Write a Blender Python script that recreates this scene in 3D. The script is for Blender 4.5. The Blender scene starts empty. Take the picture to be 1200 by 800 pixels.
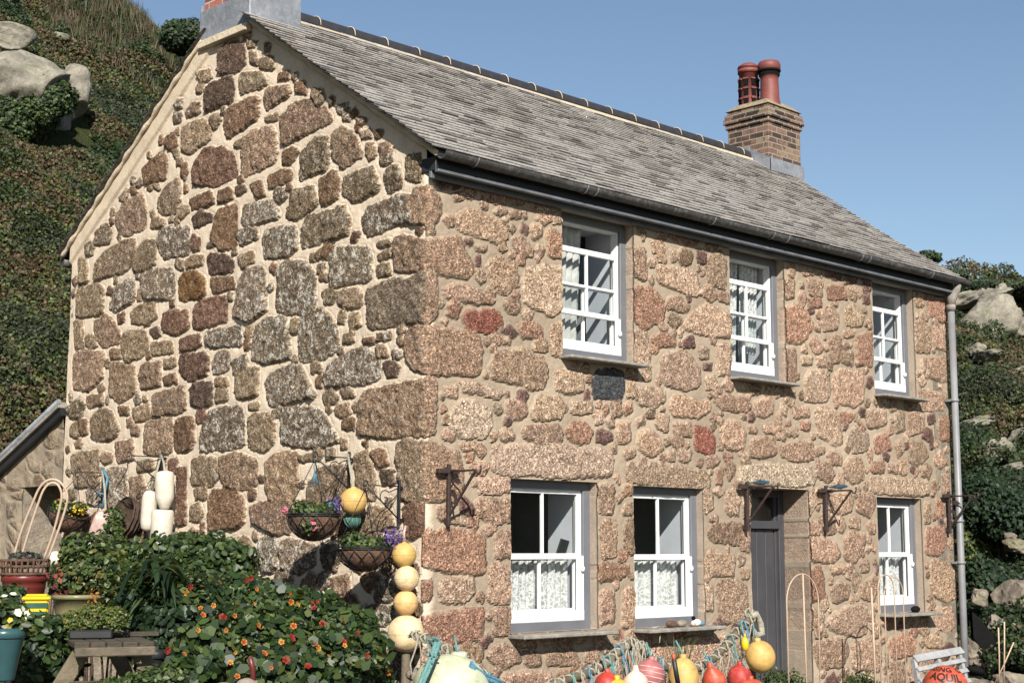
import bpy, bmesh, math, random
import numpy as np
from mathutils import Vector, Matrix, Euler
R_ = math.radians
random.seed(7)
rng = np.random.default_rng(11)
scene = bpy.context.scene
col = scene.collection

# ------------------------------------------------------------------ camera
F_PX, CX, CY, HY = 1763.0, 600.0, 400.0, 645.0
pitch = math.atan((HY-CY)/F_PX)
heading = R_(45.257)
FWD = np.array([math.cos(heading)*math.cos(pitch), math.sin(heading)*math.cos(pitch), math.sin(pitch)])
RGT = np.array([math.sin(heading), -math.cos(heading), 0.0])
UPV = np.cross(RGT, FWD)
CAM = np.array([-7.755, -8.787, 1.6])
cd = bpy.data.cameras.new('camera'); cam = bpy.data.objects.new('camera', cd); col.objects.link(cam)
cd.sensor_width = 36.0; cd.sensor_fit = 'HORIZONTAL'; cd.lens = F_PX/1200*36
cd.clip_start = 0.1; cd.clip_end = 2000
M = Matrix.Identity(4)
for i in range(3):
    M[i][0] = RGT[i]; M[i][1] = UPV[i]; M[i][2] = -FWD[i]; M[i][3] = CAM[i]
cam.matrix_world = M
scene.camera = cam

# ------------------------------------------------------------------ light
SUNV = Vector((-0.75, -1.0, 0.80)).normalized()      # towards the sun
world = bpy.data.worlds.new('World'); scene.world = world; world.use_nodes = True
wn = world.node_tree; bg = wn.nodes['Background']
sky = wn.nodes.new('ShaderNodeTexSky'); sky.sky_type = 'NISHITA'; sky.sun_disc = False
sky.sun_elevation = math.asin(SUNV.z); sky.sun_rotation = math.atan2(SUNV.x, SUNV.y)
sky.air_density = 1.0; sky.dust_density = 0.3; sky.ozone_density = 1.2; sky.altitude = 20
wn.links.new(sky.outputs[0], bg.inputs[0]); bg.inputs[1].default_value = 0.062
sl = bpy.data.lights.new('sun', 'SUN'); sun = bpy.data.objects.new('sun', sl); col.objects.link(sun)
sl.energy = 5.0; sl.angle = R_(0.5); sl.color = (1.0, 0.955, 0.88)
sun.rotation_euler = SUNV.to_track_quat('Z', 'Y').to_euler(); sun.location = (-20, -25, 25)
scene.view_settings.view_transform = 'Standard'
try: scene.view_settings.look = 'None'
except Exception: pass
scene.view_settings.gamma = 1.0; scene.view_settings.use_curve_mapping = False
scene.view_settings.exposure = 0.86
scene.render.engine = 'CYCLES'
scene.cycles.max_bounces = 6; scene.cycles.transparent_max_bounces = 12
scene.cycles.diffuse_bounces = 3; scene.cycles.glossy_bounces = 2
scene.cycles.use_denoising = True

# ------------------------------------------------------------------ measuring helpers (pixel of the photograph -> point on a real plane)
def ray(px, py): return FWD + RGT*(px-CX)/F_PX - UPV*(py-CY)/F_PX
def PY(px, py, y=0.0):
    d = ray(px, py); t = (y-CAM[1])/d[1]; return Vector(CAM+t*d)
def PX(px, py, x=0.0):
    d = ray(px, py); t = (x-CAM[0])/d[0]; return Vector(CAM+t*d)
def PZ(px, py, z=0.0):
    d = ray(px, py); t = (z-CAM[2])/d[2]; return Vector(CAM+t*d)
def PD(px, py, D):
    d = ray(px, py); return Vector(CAM+D*d)

# ------------------------------------------------------------------ object helpers
def tag(o, label=None, cat=None, group=None, kind=None):
    if label: o['label'] = label
    if cat: o['category'] = cat
    if group: o['group'] = group
    if kind: o['kind'] = kind
    return o
def empty(name, loc=(0,0,0), rz=0.0):
    o = bpy.data.objects.new(name, None); col.objects.link(o); o.location = loc
    o.rotation_euler = (0,0,rz); o.empty_display_size = .1
    return o
def link_mesh(name, me, mat, parent=None, world_coords=True):
    o = bpy.data.objects.new(name, me); col.objects.link(o)
    if mat is not None:
        for m in (mat if isinstance(mat, (list,tuple)) else [mat]): me.materials.append(m)
    if parent is not None:
        o.parent = parent
        if world_coords: o.location = -Vector(root_loc(parent))
    return o
def root_loc(o):
    v = Vector((0,0,0))
    while o is not None: v = v+o.location; o = o.parent
    return v
def npmesh(name, V, Fc, colors=None, smooth=False, extra=None):
    me = bpy.data.meshes.new(name)
    V = np.ascontiguousarray(V, dtype=np.float32); Fc = np.ascontiguousarray(Fc, dtype=np.int32)
    k = Fc.shape[1]; n = Fc.shape[0]
    me.vertices.add(len(V)); me.vertices.foreach_set('co', V.ravel())
    me.loops.add(n*k); me.loops.foreach_set('vertex_index', Fc.ravel())
    me.polygons.add(n); me.polygons.foreach_set('loop_start', np.arange(0, n*k, k, dtype=np.int32))
    try: me.polygons.foreach_set('loop_total', np.full(n, k, dtype=np.int32))
    except Exception: pass
    if smooth: me.polygons.foreach_set('use_smooth', np.ones(n, dtype=bool))
    if colors is not None:
        a = me.color_attributes.new('Col', 'FLOAT_COLOR', 'POINT')
        a.data.foreach_set('color', np.ascontiguousarray(colors, dtype=np.float32).ravel())
    if extra is not None:
        a = me.attributes.new('Lich', 'FLOAT', 'POINT')
        a.data.foreach_set('value', np.ascontiguousarray(extra, dtype=np.float32).ravel())
    me.update(calc_edges=True); me.validate()
    return me
class MB:
    """collects shapes in world coordinates and links them as ONE mesh object"""
    def __init__(s): s.bm = bmesh.new()
    def box(s, lo, hi, bev=0.0, rot=None, piv=None):
        lo = Vector(lo); hi = Vector(hi); c = (lo+hi)/2; d = hi-lo
        r = bmesh.ops.create_cube(s.bm, size=1.0)
        vs = r['verts']
        for v in vs: v.co = Vector((v.co.x*d.x, v.co.y*d.y, v.co.z*d.z))+c
        if bev > 0:
            es = list({e for v in vs for e in v.link_edges})
            rb = bmesh.ops.bevel(s.bm, geom=es, offset=bev, segments=1, affect='EDGES')
            vs = list({v for f in rb['faces'] for v in f.verts} | {v for v in vs if v.is_valid})
        if rot is not None:
            p = Vector(piv) if piv is not None else c
            for v in vs: v.co = rot @ (v.co-p) + p
        return vs
    def obox(s, a, b, w, h, bev=0.0, up=(0,0,1)):
        """bar from a to b with width w and height h"""
        a = Vector(a); b = Vector(b); d = b-a; L = d.length; d.normalize()
        up = Vector(up)
        sd = d.cross(up)
        if sd.length < 1e-4: sd = d.cross(Vector((1,0,0)))
        sd.normalize(); u = sd.cross(d)
        m = Matrix((sd, d, u)).transposed()
        vs = s.box((-w/2, 0, -h/2), (w/2, L, h/2), bev)
        for v in vs: v.co = m @ v.co + a
        return vs
    def tube(s, pts, r, seg=8, cap=True):
        pts = [Vector(p) for p in pts]; n = len(pts)
        rr = r if isinstance(r, (list,tuple)) else [r]*n
        rings = []; prev = None
        for i, p in enumerate(pts):
            t = (pts[min(i+1,n-1)]-pts[max(i-1,0)])
            if t.length < 1e-7: t = Vector((0,0,1))
            t.normalize()
            if prev is None:
                a = t.orthogonal().normalized()
            else:
                a = prev - t*prev.dot(t)
                a = a.normalized() if a.length > 1e-5 else t.orthogonal().normalized()
            prev = a; b = t.cross(a)
            rings.append([s.bm.verts.new(p + (a*math.cos(2*math.pi*k/seg)+b*math.sin(2*math.pi*k/seg))*rr[i]) for k in range(seg)])
        for i in range(n-1):
            for k in range(seg):
                f = s.bm.faces.new((rings[i][k], rings[i][(k+1)%seg], rings[i+1][(k+1)%seg], rings[i+1][k])); f.smooth = True
        if cap:
            s.bm.faces.new(rings[0][::-1]); s.bm.faces.new(rings[-1])
        return [v for r_ in rings for v in r_]
    def lathe(s, prof, c=(0,0,0), seg=24, axis=None, smooth=True):
        c = Vector(c); m = Matrix.Identity(3)
        if axis is not None: m = Vector((0,0,1)).rotation_difference(Vector(axis)).to_matrix()
        rings = []
        for (r, z) in prof:
            if r < 1e-6: rings.append([s.bm.verts.new(c + m @ Vector((0,0,z)))])
            else: rings.append([s.bm.verts.new(c + m @ Vector((r*math.cos(2*math.pi*k/seg), r*math.sin(2*math.pi*k/seg), z))) for k in range(seg)])
        for a, b in zip(rings[:-1], rings[1:]):
            for k in range(seg):
                k2 = (k+1) % seg
                if len(a) == 1 and len(b) == 1: continue
                if len(a) == 1: f = s.bm.faces.new((a[0], b[k2], b[k]))
                elif len(b) == 1: f = s.bm.faces.new((a[k], a[k2], b[0]))
                else: f = s.bm.faces.new((a[k], a[k2], b[k2], b[k]))
                f.smooth = smooth
        return rings
    def ball(s, c, rx, ry=None, rz=None, seg=24, rot=None):
        ry = ry or rx; rz = rz or rx
        r = bmesh.ops.create_uvsphere(s.bm, u_segments=seg, v_segments=seg*2//3, radius=1.0)
        for v in r['verts']:
            q = Vector((v.co.x*rx, v.co.y*ry, v.co.z*rz))
            if rot is not None: q = rot @ q
            v.co = q+Vector(c)
            for f in v.link_faces: f.smooth = True
        return r['verts']
    def prism(s, pts, ex):
        """polygon pts (3D) extruded by vector ex"""
        ex = Vector(ex); a = [s.bm.verts.new(Vector(p)) for p in pts]; b = [s.bm.verts.new(Vector(p)+ex) for p in pts]
        n = len(a); s.bm.faces.new(a); s.bm.faces.new(b[::-1])
        for i in range(n): s.bm.faces.new((a[i], b[i], b[(i+1)%n], a[(i+1)%n]))
    def build(s, name, mat, parent=None):
        bmesh.ops.recalc_face_normals(s.bm, faces=s.bm.faces[:])
        me = bpy.data.meshes.new(name); s.bm.to_mesh(me); s.bm.free()
        return link_mesh(name, me, mat, parent)
def base_at(o, p):
    """moves the origin of a top-level mesh to p without moving its shape"""
    p = Vector(p); o.data.transform(Matrix.Translation(-p)); o.location = p; return o

# ------------------------------------------------------------------ materials
def nd(nt, t, **kw):
    n = nt.nodes.new(t)
    for k, v in kw.items():
        if k in n.inputs: n.inputs[k].default_value = v
        else: setattr(n, k, v)
    return n
def ramp(nt, src, stops):
    n = nt.nodes.new('ShaderNodeValToRGB'); e = n.color_ramp.elements
    while len(e) > 1: e.remove(e[-1])
    e[0].position = stops[0][0]; c = stops[0][1]; e[0].color = (*c, 1) if len(c) == 3 else c
    for p, c in stops[1:]:
        x = e.new(p); x.color = (*c, 1) if len(c) == 3 else c
    nt.links.new(src, n.inputs[0]); return n.outputs[0]
def gray(v): return (v, v, v)
def mixc(nt, f, a, b, mode='MIX'):
    n = nt.nodes.new('ShaderNodeMix'); n.data_type = 'RGBA'; n.blend_type = mode
    for i, v in ((0, f), (6, a), (7, b)):
        if hasattr(v, 'is_linked') or hasattr(v, 'links'): nt.links.new(v, n.inputs[i])
        elif isinstance(v, (int, float)): n.inputs[i].default_value = v
        else: n.inputs[i].default_value = (*v, 1) if len(v) == 3 else v
    return n.outputs[2]
def math_(nt, op, a, b=0.0, clamp=False):
    n = nt.nodes.new('ShaderNodeMath'); n.operation = op; n.use_clamp = clamp
    for i, v in ((0, a), (1, b)):
        if isinstance(v, (int, float)): n.inputs[i].default_value = v
        else: nt.links.new(v, n.inputs[i])
    return n.outputs[0]
def coords(nt, scale=(1,1,1), obj=False):
    g = nt.nodes.new('ShaderNodeTexCoord') if obj else nt.nodes.new('ShaderNodeNewGeometry')
    m = nt.nodes.new('ShaderNodeMapping'); m.inputs['Scale'].default_value = scale
    nt.links.new(g.outputs['Object' if obj else 'Position'], m.inputs[0]); return m.outputs[0]
def noise(nt, co, scale, detail=4, rough=.6, out=0):
    n = nd(nt, 'ShaderNodeTexNoise', Scale=scale, Detail=detail, Roughness=rough); nt.links.new(co, n.inputs['Vector']); return n.outputs[out]
def bump(nt, h, strength=.5, dist=.01, prev=None):
    n = nd(nt, 'ShaderNodeBump', Strength=strength, Distance=dist); nt.links.new(h, n.inputs['Height'])
    if prev is not None: nt.links.new(prev, n.inputs['Normal'])
    return n.outputs[0]
def newmat(name):
    m = bpy.data.materials.new(name); m.use_nodes = True
    return m, m.node_tree, m.node_tree.nodes['Principled BSDF']
def mat(name, c, rough=.6, var=.25, scale=12, bmp=.2, bdist=.004, metal=0, spec=.4, dirt=None, dirt_amt=.4, obj=True, coat=0, stretch=(1,1,1), sss=0):
    """painted / plain surface with uneven colour, wear and a fine bump"""
    m, nt, b = newmat(name); co = coords(nt, stretch, obj)
    n1 = noise(nt, co, scale, 5, .65); n2 = noise(nt, co, scale*7, 4, .6)
    lo = tuple(max(0, x*(1-var)) for x in c); hi = tuple(min(1, x*(1+var)) for x in c)
    cc = ramp(nt, n1, [(.3, lo), (.7, hi)])
    if dirt is not None:
        f = ramp(nt, noise(nt, co, scale*2.3, 6, .75), [(.5, gray(0)), (.68, gray(dirt_amt))])
        cc = mixc(nt, f, cc, dirt)
    nt.links.new(cc, b.inputs['Base Color'])
    b.inputs['Roughness'].default_value = rough; b.inputs['Metallic'].default_value = metal
    b.inputs['Specular IOR Level'].default_value = spec
    if coat: b.inputs['Coat Weight'].default_value = coat
    nt.links.new(bump(nt, n2, bmp, bdist, bump(nt, n1, bmp, bdist*3)), b.inputs['Normal'])
    return m
def leaf_mat(name, rough=.45, trans=.25):
    m, nt, b = newmat(name); a = nd(nt, 'ShaderNodeAttribute', attribute_name='Col')
    nt.links.new(a.outputs['Color'], b.inputs['Base Color']); b.inputs['Roughness'].default_value = rough
    b.inputs['Specular IOR Level'].default_value = .3
    if trans > 0:
        t = nt.nodes.new('ShaderNodeBsdfTranslucent'); mx = nd(nt, 'ShaderNodeMixShader'); mx.inputs[0].default_value = trans
        c2 = mixc(nt, .5, a.outputs['Color'], (.25,.3,.04)); nt.links.new(c2, t.inputs[0])
        nt.links.new(b.outputs[0], mx.inputs[1]); nt.links.new(t.outputs[0], mx.inputs[2])
        nt.links.new(mx.outputs[0], nt.nodes['Material Output'].inputs[0])
    return m
def wall_mat():
    """masonry: base colour and stone mask come with the mesh, crystals, lichen and mortar grain are procedural"""
    m, nt, b = newmat('granite_masonry'); co = coords(nt)
    at = nd(nt, 'ShaderNodeAttribute', attribute_name='Col'); li = nd(nt, 'ShaderNodeAttribute', attribute_name='Lich')
    mask = at.outputs['Alpha']
    v = nd(nt, 'ShaderNodeTexVoronoi', Scale=75.0, Randomness=1.0); nt.links.new(co, v.inputs['Vector'])
    cry = ramp(nt, v.outputs['Color'], [(.0, gray(.30)), (.45, gray(.9)), (.72, gray(1.2)), (1, gray(2.3))])
    n1 = noise(nt, co, 16, 6, .7); n2 = noise(nt, co, 55, 5, .75); n3 = noise(nt, co, 4.5, 4, .6)
    patch = ramp(nt, n1, [(.25, gray(.55)), (.5, gray(1.0)), (.75, gray(1.4))])
    st = mixc(nt, 1.0, at.outputs['Color'], cry, 'MULTIPLY'); st = mixc(nt, 1.0, st, patch, 'MULTIPLY')
    spk = ramp(nt, n2, [(.38, gray(.22)), (.46, gray(.95)), (.60, gray(1.1)), (.68, gray(2.1))])
    st = mixc(nt, .8, st, mixc(nt, 1.0, st, spk, 'MULTIPLY'))
    st = mixc(nt, ramp(nt, noise(nt, co, 7, 5, .7), [(.60, gray(0)), (.74, gray(.28))]), st, (.20,.085,.04))
    lf = math_(nt, 'MULTIPLY', ramp(nt, math_(nt, 'ADD', math_(nt, 'MULTIPLY', n1, .55), math_(nt, 'MULTIPLY', n2, .45)), [(.525, gray(0)), (.56, gray(1))]), li.outputs['Fac'])
    st = mixc(nt, lf, st, (.56,.53,.46))
    mo = mixc(nt, 1.0, at.outputs['Color'], ramp(nt, n3, [(.3, gray(.84)), (.7, gray(1.1))]), 'MULTIPLY')
    mo = mixc(nt, 1.0, mo, ramp(nt, n2, [(.3, gray(.82)), (.65, gray(1.08))]), 'MULTIPLY')
    cc = mixc(nt, mask, mo, st)
    nt.links.new(cc, b.inputs['Base Color']); b.inputs['Roughness'].default_value = .92; b.inputs['Specular IOR Level'].default_value = .2
    hs = math_(nt, 'ADD', math_(nt, 'MULTIPLY', n2, 1.0), math_(nt, 'MULTIPLY', v.outputs['Distance'], .5))
    hs = math_(nt, 'ADD', hs, math_(nt, 'MULTIPLY', n1, 1.6))
    h = math_(nt, 'MULTIPLY', hs, math_(nt, 'ADD', math_(nt, 'MULTIPLY', mask, .85), .15))
    nt.links.new(bump(nt, h, 1.0, .024), b.inputs['Normal'])
    return m
def glass_mat():
    m, nt, b = newmat('window_glass'); nt.nodes.remove(b)
    t = nt.nodes.new('ShaderNodeBsdfTransparent'); t.inputs[0].default_value = (.9,.92,.92,1)
    g = nd(nt, 'ShaderNodeBsdfGlossy', Roughness=.03); ge = nt.nodes.new('ShaderNodeNewGeometry'); dt = nt.nodes.new('ShaderNodeVectorMath'); dt.operation = 'DOT_PRODUCT'; nt.links.new(ge.outputs['Normal'], dt.inputs[0]); nt.links.new(ge.outputs['Incoming'], dt.inputs[1])
    ff = math_(nt, 'ADD', math_(nt, 'MULTIPLY', math_(nt, 'POWER', math_(nt, 'SUBTRACT', 1.0, math_(nt, 'ABSOLUTE', dt.outputs['Value'])), 5.0), .9), .05)
    co = coords(nt); nt.links.new(bump(nt, noise(nt, co, 3, 2), .15, .01), g.inputs['Normal'])
    mx = nt.nodes.new('ShaderNodeMixShader'); nt.links.new(ff, mx.inputs[0]); nt.links.new(t.outputs[0], mx.inputs[1]); nt.links.new(g.outputs[0], mx.inputs[2])
    nt.links.new(mx.outputs[0], nt.nodes['Material Output'].inputs[0]); return m
def lace_mat():
    m, nt, b = newmat('lace'); co = coords(nt, (1,1,1))
    w = nd(nt, 'ShaderNodeTexVoronoi', Scale=24.0, feature='DISTANCE_TO_EDGE'); nt.links.new(noise_warp(nt, co, .06), w.inputs['Vector'])
    f1 = ramp(nt, w.outputs['Distance'], [(.06, gray(.85)), (.16, gray(.38))])
    b.inputs['Base Color'].default_value = (.50,.50,.48,1); b.inputs['Roughness'].default_value = .9
    f2 = ramp(nt, noise(nt, coords(nt, (14, 14, .6)), 2.2, 2), [(.3, gray(.0)), (.7, gray(.35))])
    f = math_(nt, 'ADD', f1, f2, True)
    t = nt.nodes.new('ShaderNodeBsdfTransparent'); mx = nt.nodes.new('ShaderNodeMixShader')
    nt.links.new(f, mx.inputs[0]); nt.links.new(t.outputs[0], mx.inputs[1]); nt.links.new(b.outputs[0], mx.inputs[2])
    nt.links.new(mx.outputs[0], nt.nodes['Material Output'].inputs[0]); return m
def noise_warp(nt, co, amt):
    n = nt.nodes.new('ShaderNodeVectorMath'); n.operation = 'MULTIPLY_ADD'
    nt.links.new(noise(nt, co, 7, 2, .5, 1), n.inputs[0]); n.inputs[1].default_value = (amt*3,)*3; nt.links.new(co, n.inputs[2]); return n.outputs[0]
def slate_mat():
    m, nt, b = newmat('roof_slate'); at = nd(nt, 'ShaderNodeAttribute', attribute_name='Col')
    co = coords(nt); cs = coords(nt, (1.3, 11, 11))
    st = ramp(nt, noise(nt, cs, 3.0, 6, .75), [(.50, gray(0)), (.62, gray(.75))])
    c = mixc(nt, st, at.outputs['Color'], (.37,.345,.31))
    c = mixc(nt, ramp(nt, noise(nt, co, 1.6, 4, .6), [(.45, gray(0)), (.7, gray(.6))]), c, (.12,.105,.09))
    c = mixc(nt, 1.0, c, ramp(nt, noise(nt, co, 45, 4, .7), [(.3, gray(.6)), (.7, gray(1.35))]), 'MULTIPLY')
    nt.links.new(c, b.inputs['Base Color']); b.inputs['Roughness'].default_value = .75
    nt.links.new(bump(nt, noise(nt, co, 35, 5, .7), .7, .008), b.inputs['Normal']); return m
def brick_mat(name, c1, c2, mortar, dark=0.0):
    m, nt, b = newmat(name); g = nt.nodes.new('ShaderNodeNewGeometry'); sp = nt.nodes.new('ShaderNodeSeparateXYZ'); nt.links.new(g.outputs['Position'], sp.inputs[0])
    cb = nt.nodes.new('ShaderNodeCombineXYZ'); nt.links.new(math_(nt, 'ADD', sp.outputs[0], sp.outputs[1]), cb.inputs[0]); nt.links.new(sp.outputs[2], cb.inputs[1])
    t = nd(nt, 'ShaderNodeTexBrick', Scale=1.0); nt.links.new(cb.outputs[0], t.inputs['Vector'])
    t.inputs['Brick Width'].default_value = .225; t.inputs['Row Height'].default_value = .076; t.inputs['Mortar Size'].default_value = .007
    t.inputs['Color1'].default_value = (0,0,0,1); t.inputs['Color2'].default_value = (1,1,1,1); t.inputs['Mortar'].default_value = (.5,.5,.5,1)
    co = coords(nt); n1 = noise(nt, co, 9, 5, .7); n2 = noise(nt, co, 50, 4, .7)
    c = ramp(nt, math_(nt, 'ADD', math_(nt, 'MULTIPLY', t.outputs['Color'], .6), math_(nt, 'MULTIPLY', n1, .5)), [(.28, tuple(x*.22 for x in c1)), (.40, tuple(x*.5 for x in c1)), (.44, c1), (.62, c2), (.66, tuple(x*.35 for x in c1)), (.80, c1)])
    c = mixc(nt, t.outputs['Fac'], c, mortar); c = mixc(nt, ramp(nt, n1, [(.6, gray(0)), (.72, gray(dark))]), c, (.05,.045,.035))
    c = mixc(nt, 1.0, c, ramp(nt, n2, [(.3, gray(.7)), (.7, gray(1.25))]), 'MULTIPLY')
    nt.links.new(c, b.inputs['Base Color']); b.inputs['Roughness'].default_value = .9
    h = math_(nt, 'SUBTRACT', math_(nt, 'MULTIPLY', n2, .4), t.outputs['Fac'])
    nt.links.new(bump(nt, h, .8, .01), b.inputs['Normal']); return m
def rock_mat(name, base=(.36,.32,.27), green=.3):
    m, nt, b = newmat(name); co = coords(nt, (1,1,1))
    n1 = noise(nt, co, 1.5, 6, .65); n2 = noise(nt, co, 9, 6, .75); n3 = noise(nt, co, 40, 4, .7)
    c = ramp(nt, n1, [(.3, tuple(x*.45 for x in base)), (.5, base), (.7, tuple(min(1, x*1.5) for x in base))])
    c = mixc(nt, 1.0, c, ramp(nt, n2, [(.3, gray(.55)), (.55, gray(1.05)), (.75, gray(1.3))]), 'MULTIPLY')
    c = mixc(nt, 1.0, c, ramp(nt, n3, [(.3, gray(.8)), (.7, gray(1.2))]), 'MULTIPLY')
    c = mixc(nt, ramp(nt, noise(nt, co, 2.6, 5, .7), [(.55, gray(0)), (.66, gray(green))]), c, (.10,.12,.04))
    nt.links.new(c, b.inputs['Base Color']); b.inputs['Roughness'].default_value = .9
    nt.links.new(bump(nt, n2, .8, .05, bump(nt, n3, .5, .01)), b.inputs['Normal']); return m
def ground_mat():
    m, nt, b = newmat('scrub_ground'); co = coords(nt)
    c = ramp(nt, noise(nt, co, .35, 5, .6), [(.35, (.030,.042,.014)), (.52, (.05,.055,.02)), (.62, (.085,.055,.028)), (.8, (.05,.07,.02))])
    c = mixc(nt, 1.0, c, ramp(nt, noise(nt, co, 5, 6, .75), [(.3, gray(.4)), (.7, gray(1.4))]), 'MULTIPLY')
    nt.links.new(c, b.inputs['Base Color']); b.inputs['Roughness'].default_value = .95; b.inputs['Specular IOR Level'].default_value = .1
    nt.links.new(bump(nt, noise(nt, co, 6, 6, .75), 1, .15), b.inputs['Normal']); return m
def gravel_mat():
    m, nt, b = newmat('gravel_yard'); co = coords(nt)
    v = nd(nt, 'ShaderNodeTexVoronoi', Scale=45.0); nt.links.new(co, v.inputs['Vector'])
    c = mixc(nt, .6, (.11,.10,.075), v.outputs['Color'], 'MULTIPLY'); c = mixc(nt, 1.0, c, ramp(nt, noise(nt, co, 1.5, 4), [(.3, gray(.7)), (.7, gray(1.4))]), 'MULTIPLY')
    nt.links.new(c, b.inputs['Base Color']); b.inputs['Roughness'].default_value = .95
    nt.links.new(bump(nt, v.outputs['Distance'], .8, .01), b.inputs['Normal']); return m

MAT = dict(
  wall=wall_mat(), glass=glass_mat(), lace=lace_mat(), slate=slate_mat(),
  grey=mat('grey_blue_paint', (.115,.118,.13), .45, .12, 5, .12),
  doorgrey=mat('dark_grey_paint', (.045,.045,.05), .5, .15, 4, .12),
  white=mat('white_gloss_paint', (.66,.66,.65), .35, .06, 5, .08, dirt=(.45,.42,.36), dirt_amt=.25),
  plaster=mat('white_plaster', (.60,.62,.66), .9, .08, 3, .2),
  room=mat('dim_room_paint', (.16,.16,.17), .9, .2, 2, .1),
  drape=mat('grey_cotton', (.36,.355,.33), .9, .3, 9, .3),
  black=mat('black_eaves_paint', (.018,.019,.022), .5, .3, 4, .15),
  lip=mat('grey_eaves_bead', (.10,.105,.115), .5, .3, 6, .15),
  gutter=mat('weathered_gutter', (.045,.043,.042), .5, .4, 8, .3, dirt=(.25,.23,.2), dirt_amt=.4),
  pipe=mat('grey_downpipe_paint', (.17,.17,.175), .45, .2, 3, .15),
  ridge=mat('black_clay_ridge', (.022,.021,.023), .55, .4, 7, .3),
  lime=mat('cream_lime_mortar', (.46,.38,.27), .95, .2, 6, .5, .012),
  lead=mat('grey_lead_sheet', (.19,.20,.22), .55, .3, 5, .35, .008, metal=.25, dirt=(.45,.45,.45), dirt_amt=.35),
  brick=brick_mat('red_brickwork', (.30,.10,.07), (.20,.07,.055), (.42,.36,.30), .1),
  oldbrick=brick_mat('old_buff_brickwork', (.15,.085,.06), (.20,.145,.095), (.24,.205,.16), 1.0),
  pot=mat('terracotta', (.15,.040,.032), .6, .2, 6, .2, dirt=(.1,.05,.04), dirt_amt=.5),
  soot=mat('soot_black', (.008,.008,.008), .95, .2, 6, .2, spec=.05),
  sill=mat('slate_sill', (.20,.18,.155), .8, .35, 7, .5, .008, dirt=(.40,.38,.33), dirt_amt=.5),
  iron=mat('rusty_black_iron', (.030,.020,.018), .6, .4, 30, .4, dirt=(.12,.045,.025), dirt_amt=.6),
  ironb=mat('black_iron', (.012,.012,.013), .5, .4, 20, .3),
  fishb=mat('painted_blue_fish', (.025,.06,.09), .45, .6, 40, .1, dirt=(.25,.28,.28), dirt_amt=.5),
  wire=mat('pale_coated_wire', (.40,.29,.21), .5, .15, 20, .1),
  wood=mat('weathered_wood', (.060,.047,.034), .85, .45, 5, .6, .012, dirt=(.05,.055,.02), dirt_amt=.6, stretch=(2,2,14)),
  woodl=mat('pale_weathered_wood', (.105,.083,.057), .85, .45, 6, .6, .01, dirt=(.08,.085,.03), dirt_amt=.5),
  greywood=mat('silvered_wood', (.27,.27,.27), .8, .25, 8, .5, .008, dirt=(.18,.17,.16), dirt_amt=.5),
  yfloat=mat('yellow_float', (.46,.29,.09), .6, .25, 7, .2, dirt=(.26,.17,.07), dirt_amt=.7),
  pfloat=mat('peach_float', (.54,.34,.14), .6, .25, 7, .2, dirt=(.3,.2,.08), dirt_amt=.7),
  cfloat=mat('cream_float', (.56,.42,.25), .6, .2, 6, .2, dirt=(.27,.22,.07), dirt_amt=.8),
  gfloat=mat('pale_green_buoy', (.42,.44,.30), .5, .15, 4, .1, dirt=(.24,.25,.15), dirt_amt=.7),
  teal=mat('teal_float', (.06,.25,.22), .5, .3, 20, .3),
  dgreen=mat('green_net_float', (.05,.12,.09), .7, .4, 30, .4),
  wbuoy=mat('white_foam_buoy', (.47,.43,.36), .7, .08, 7, .35, .008, dirt=(.40,.30,.18), dirt_amt=.5),
  pbuoy=mat('faded_pink_buoy', (.45,.29,.25), .6, .25, 6, .2, dirt=(.75,.7,.65), dirt_amt=.7),
  red=mat('red_buoy', (.30,.026,.018), .55, .3, 7, .15, dirt=(.36,.14,.11), dirt_amt=.6),
  orange=mat('orange_buoy', (.38,.055,.025), .5, .2, 7, .15, dirt=(.45,.2,.13), dirt_amt=.55),
  orangey=mat('bright_orange_plastic', (.80,.33,.03), .4, .1, 6, .1),
  mauve=mat('faded_red_buoy', (.28,.09,.09), .5, .2, 5, .2, dirt=(.5,.3,.28), dirt_amt=.4),
  cream=mat('cream_pink_buoy', (.58,.40,.32), .5, .15, 6, .15),
  rope=mat('grey_rope', (.36,.33,.26), .95, .35, 60, .8, .006, dirt=(.15,.13,.1), dirt_amt=.5),
  trope=mat('teal_twine', (.10,.21,.20), .8, .35, 60, .6, .004),
  brope=mat('blue_rope', (.07,.18,.25), .8, .35, 60, .6, .004),
  coir=mat('coir_liner', (.12,.065,.040), .95, .45, 18, .9, .012),
  twig=mat('woven_twig', (.055,.032,.022), .9, .5, 14, .8, .01),
  redpot=mat('dark_red_plastic', (.105,.018,.015), .4, .12, 4, .08),
  tealpot=mat('teal_glaze', (.025,.065,.070), .3, .15, 4, .08, coat=.3),
  bowl=mat('olive_glaze', (.15,.14,.07), .3, .3, 4, .1, coat=.3, dirt=(.3,.22,.12), dirt_amt=.4),
  blackpl=mat('black_plastic', (.015,.016,.017), .45, .3, 6, .1),
  yellow=mat('yellow_plastic', (.55,.40,.015), .35, .1, 4, .06),
  label=mat('dark_green_label', (.02,.06,.045), .4, .4, 6, .05),
  soil=mat('potting_soil', (.03,.022,.016), .95, .4, 20, .8, .01),
  stonepale=mat('pale_pebble', (.55,.50,.43), .8, .2, 12, .4),
  ink=mat('black_lettering', (.012,.012,.012), .5, .1, 5, .05),
  rock=rock_mat('lichen_granite', (.205,.185,.145), .6), rock2=rock_mat('yard_granite', (.20,.165,.125), .5),
  ground=ground_mat(), gravel=gravel_mat(),
  leaf=leaf_mat('leaves'), scrub=leaf_mat('scrub_leaves', .6, .12), petal=leaf_mat('petals', .6, .3),
)
def copymat(name, c, **k):
    return mat(name, c, **k)
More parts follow.
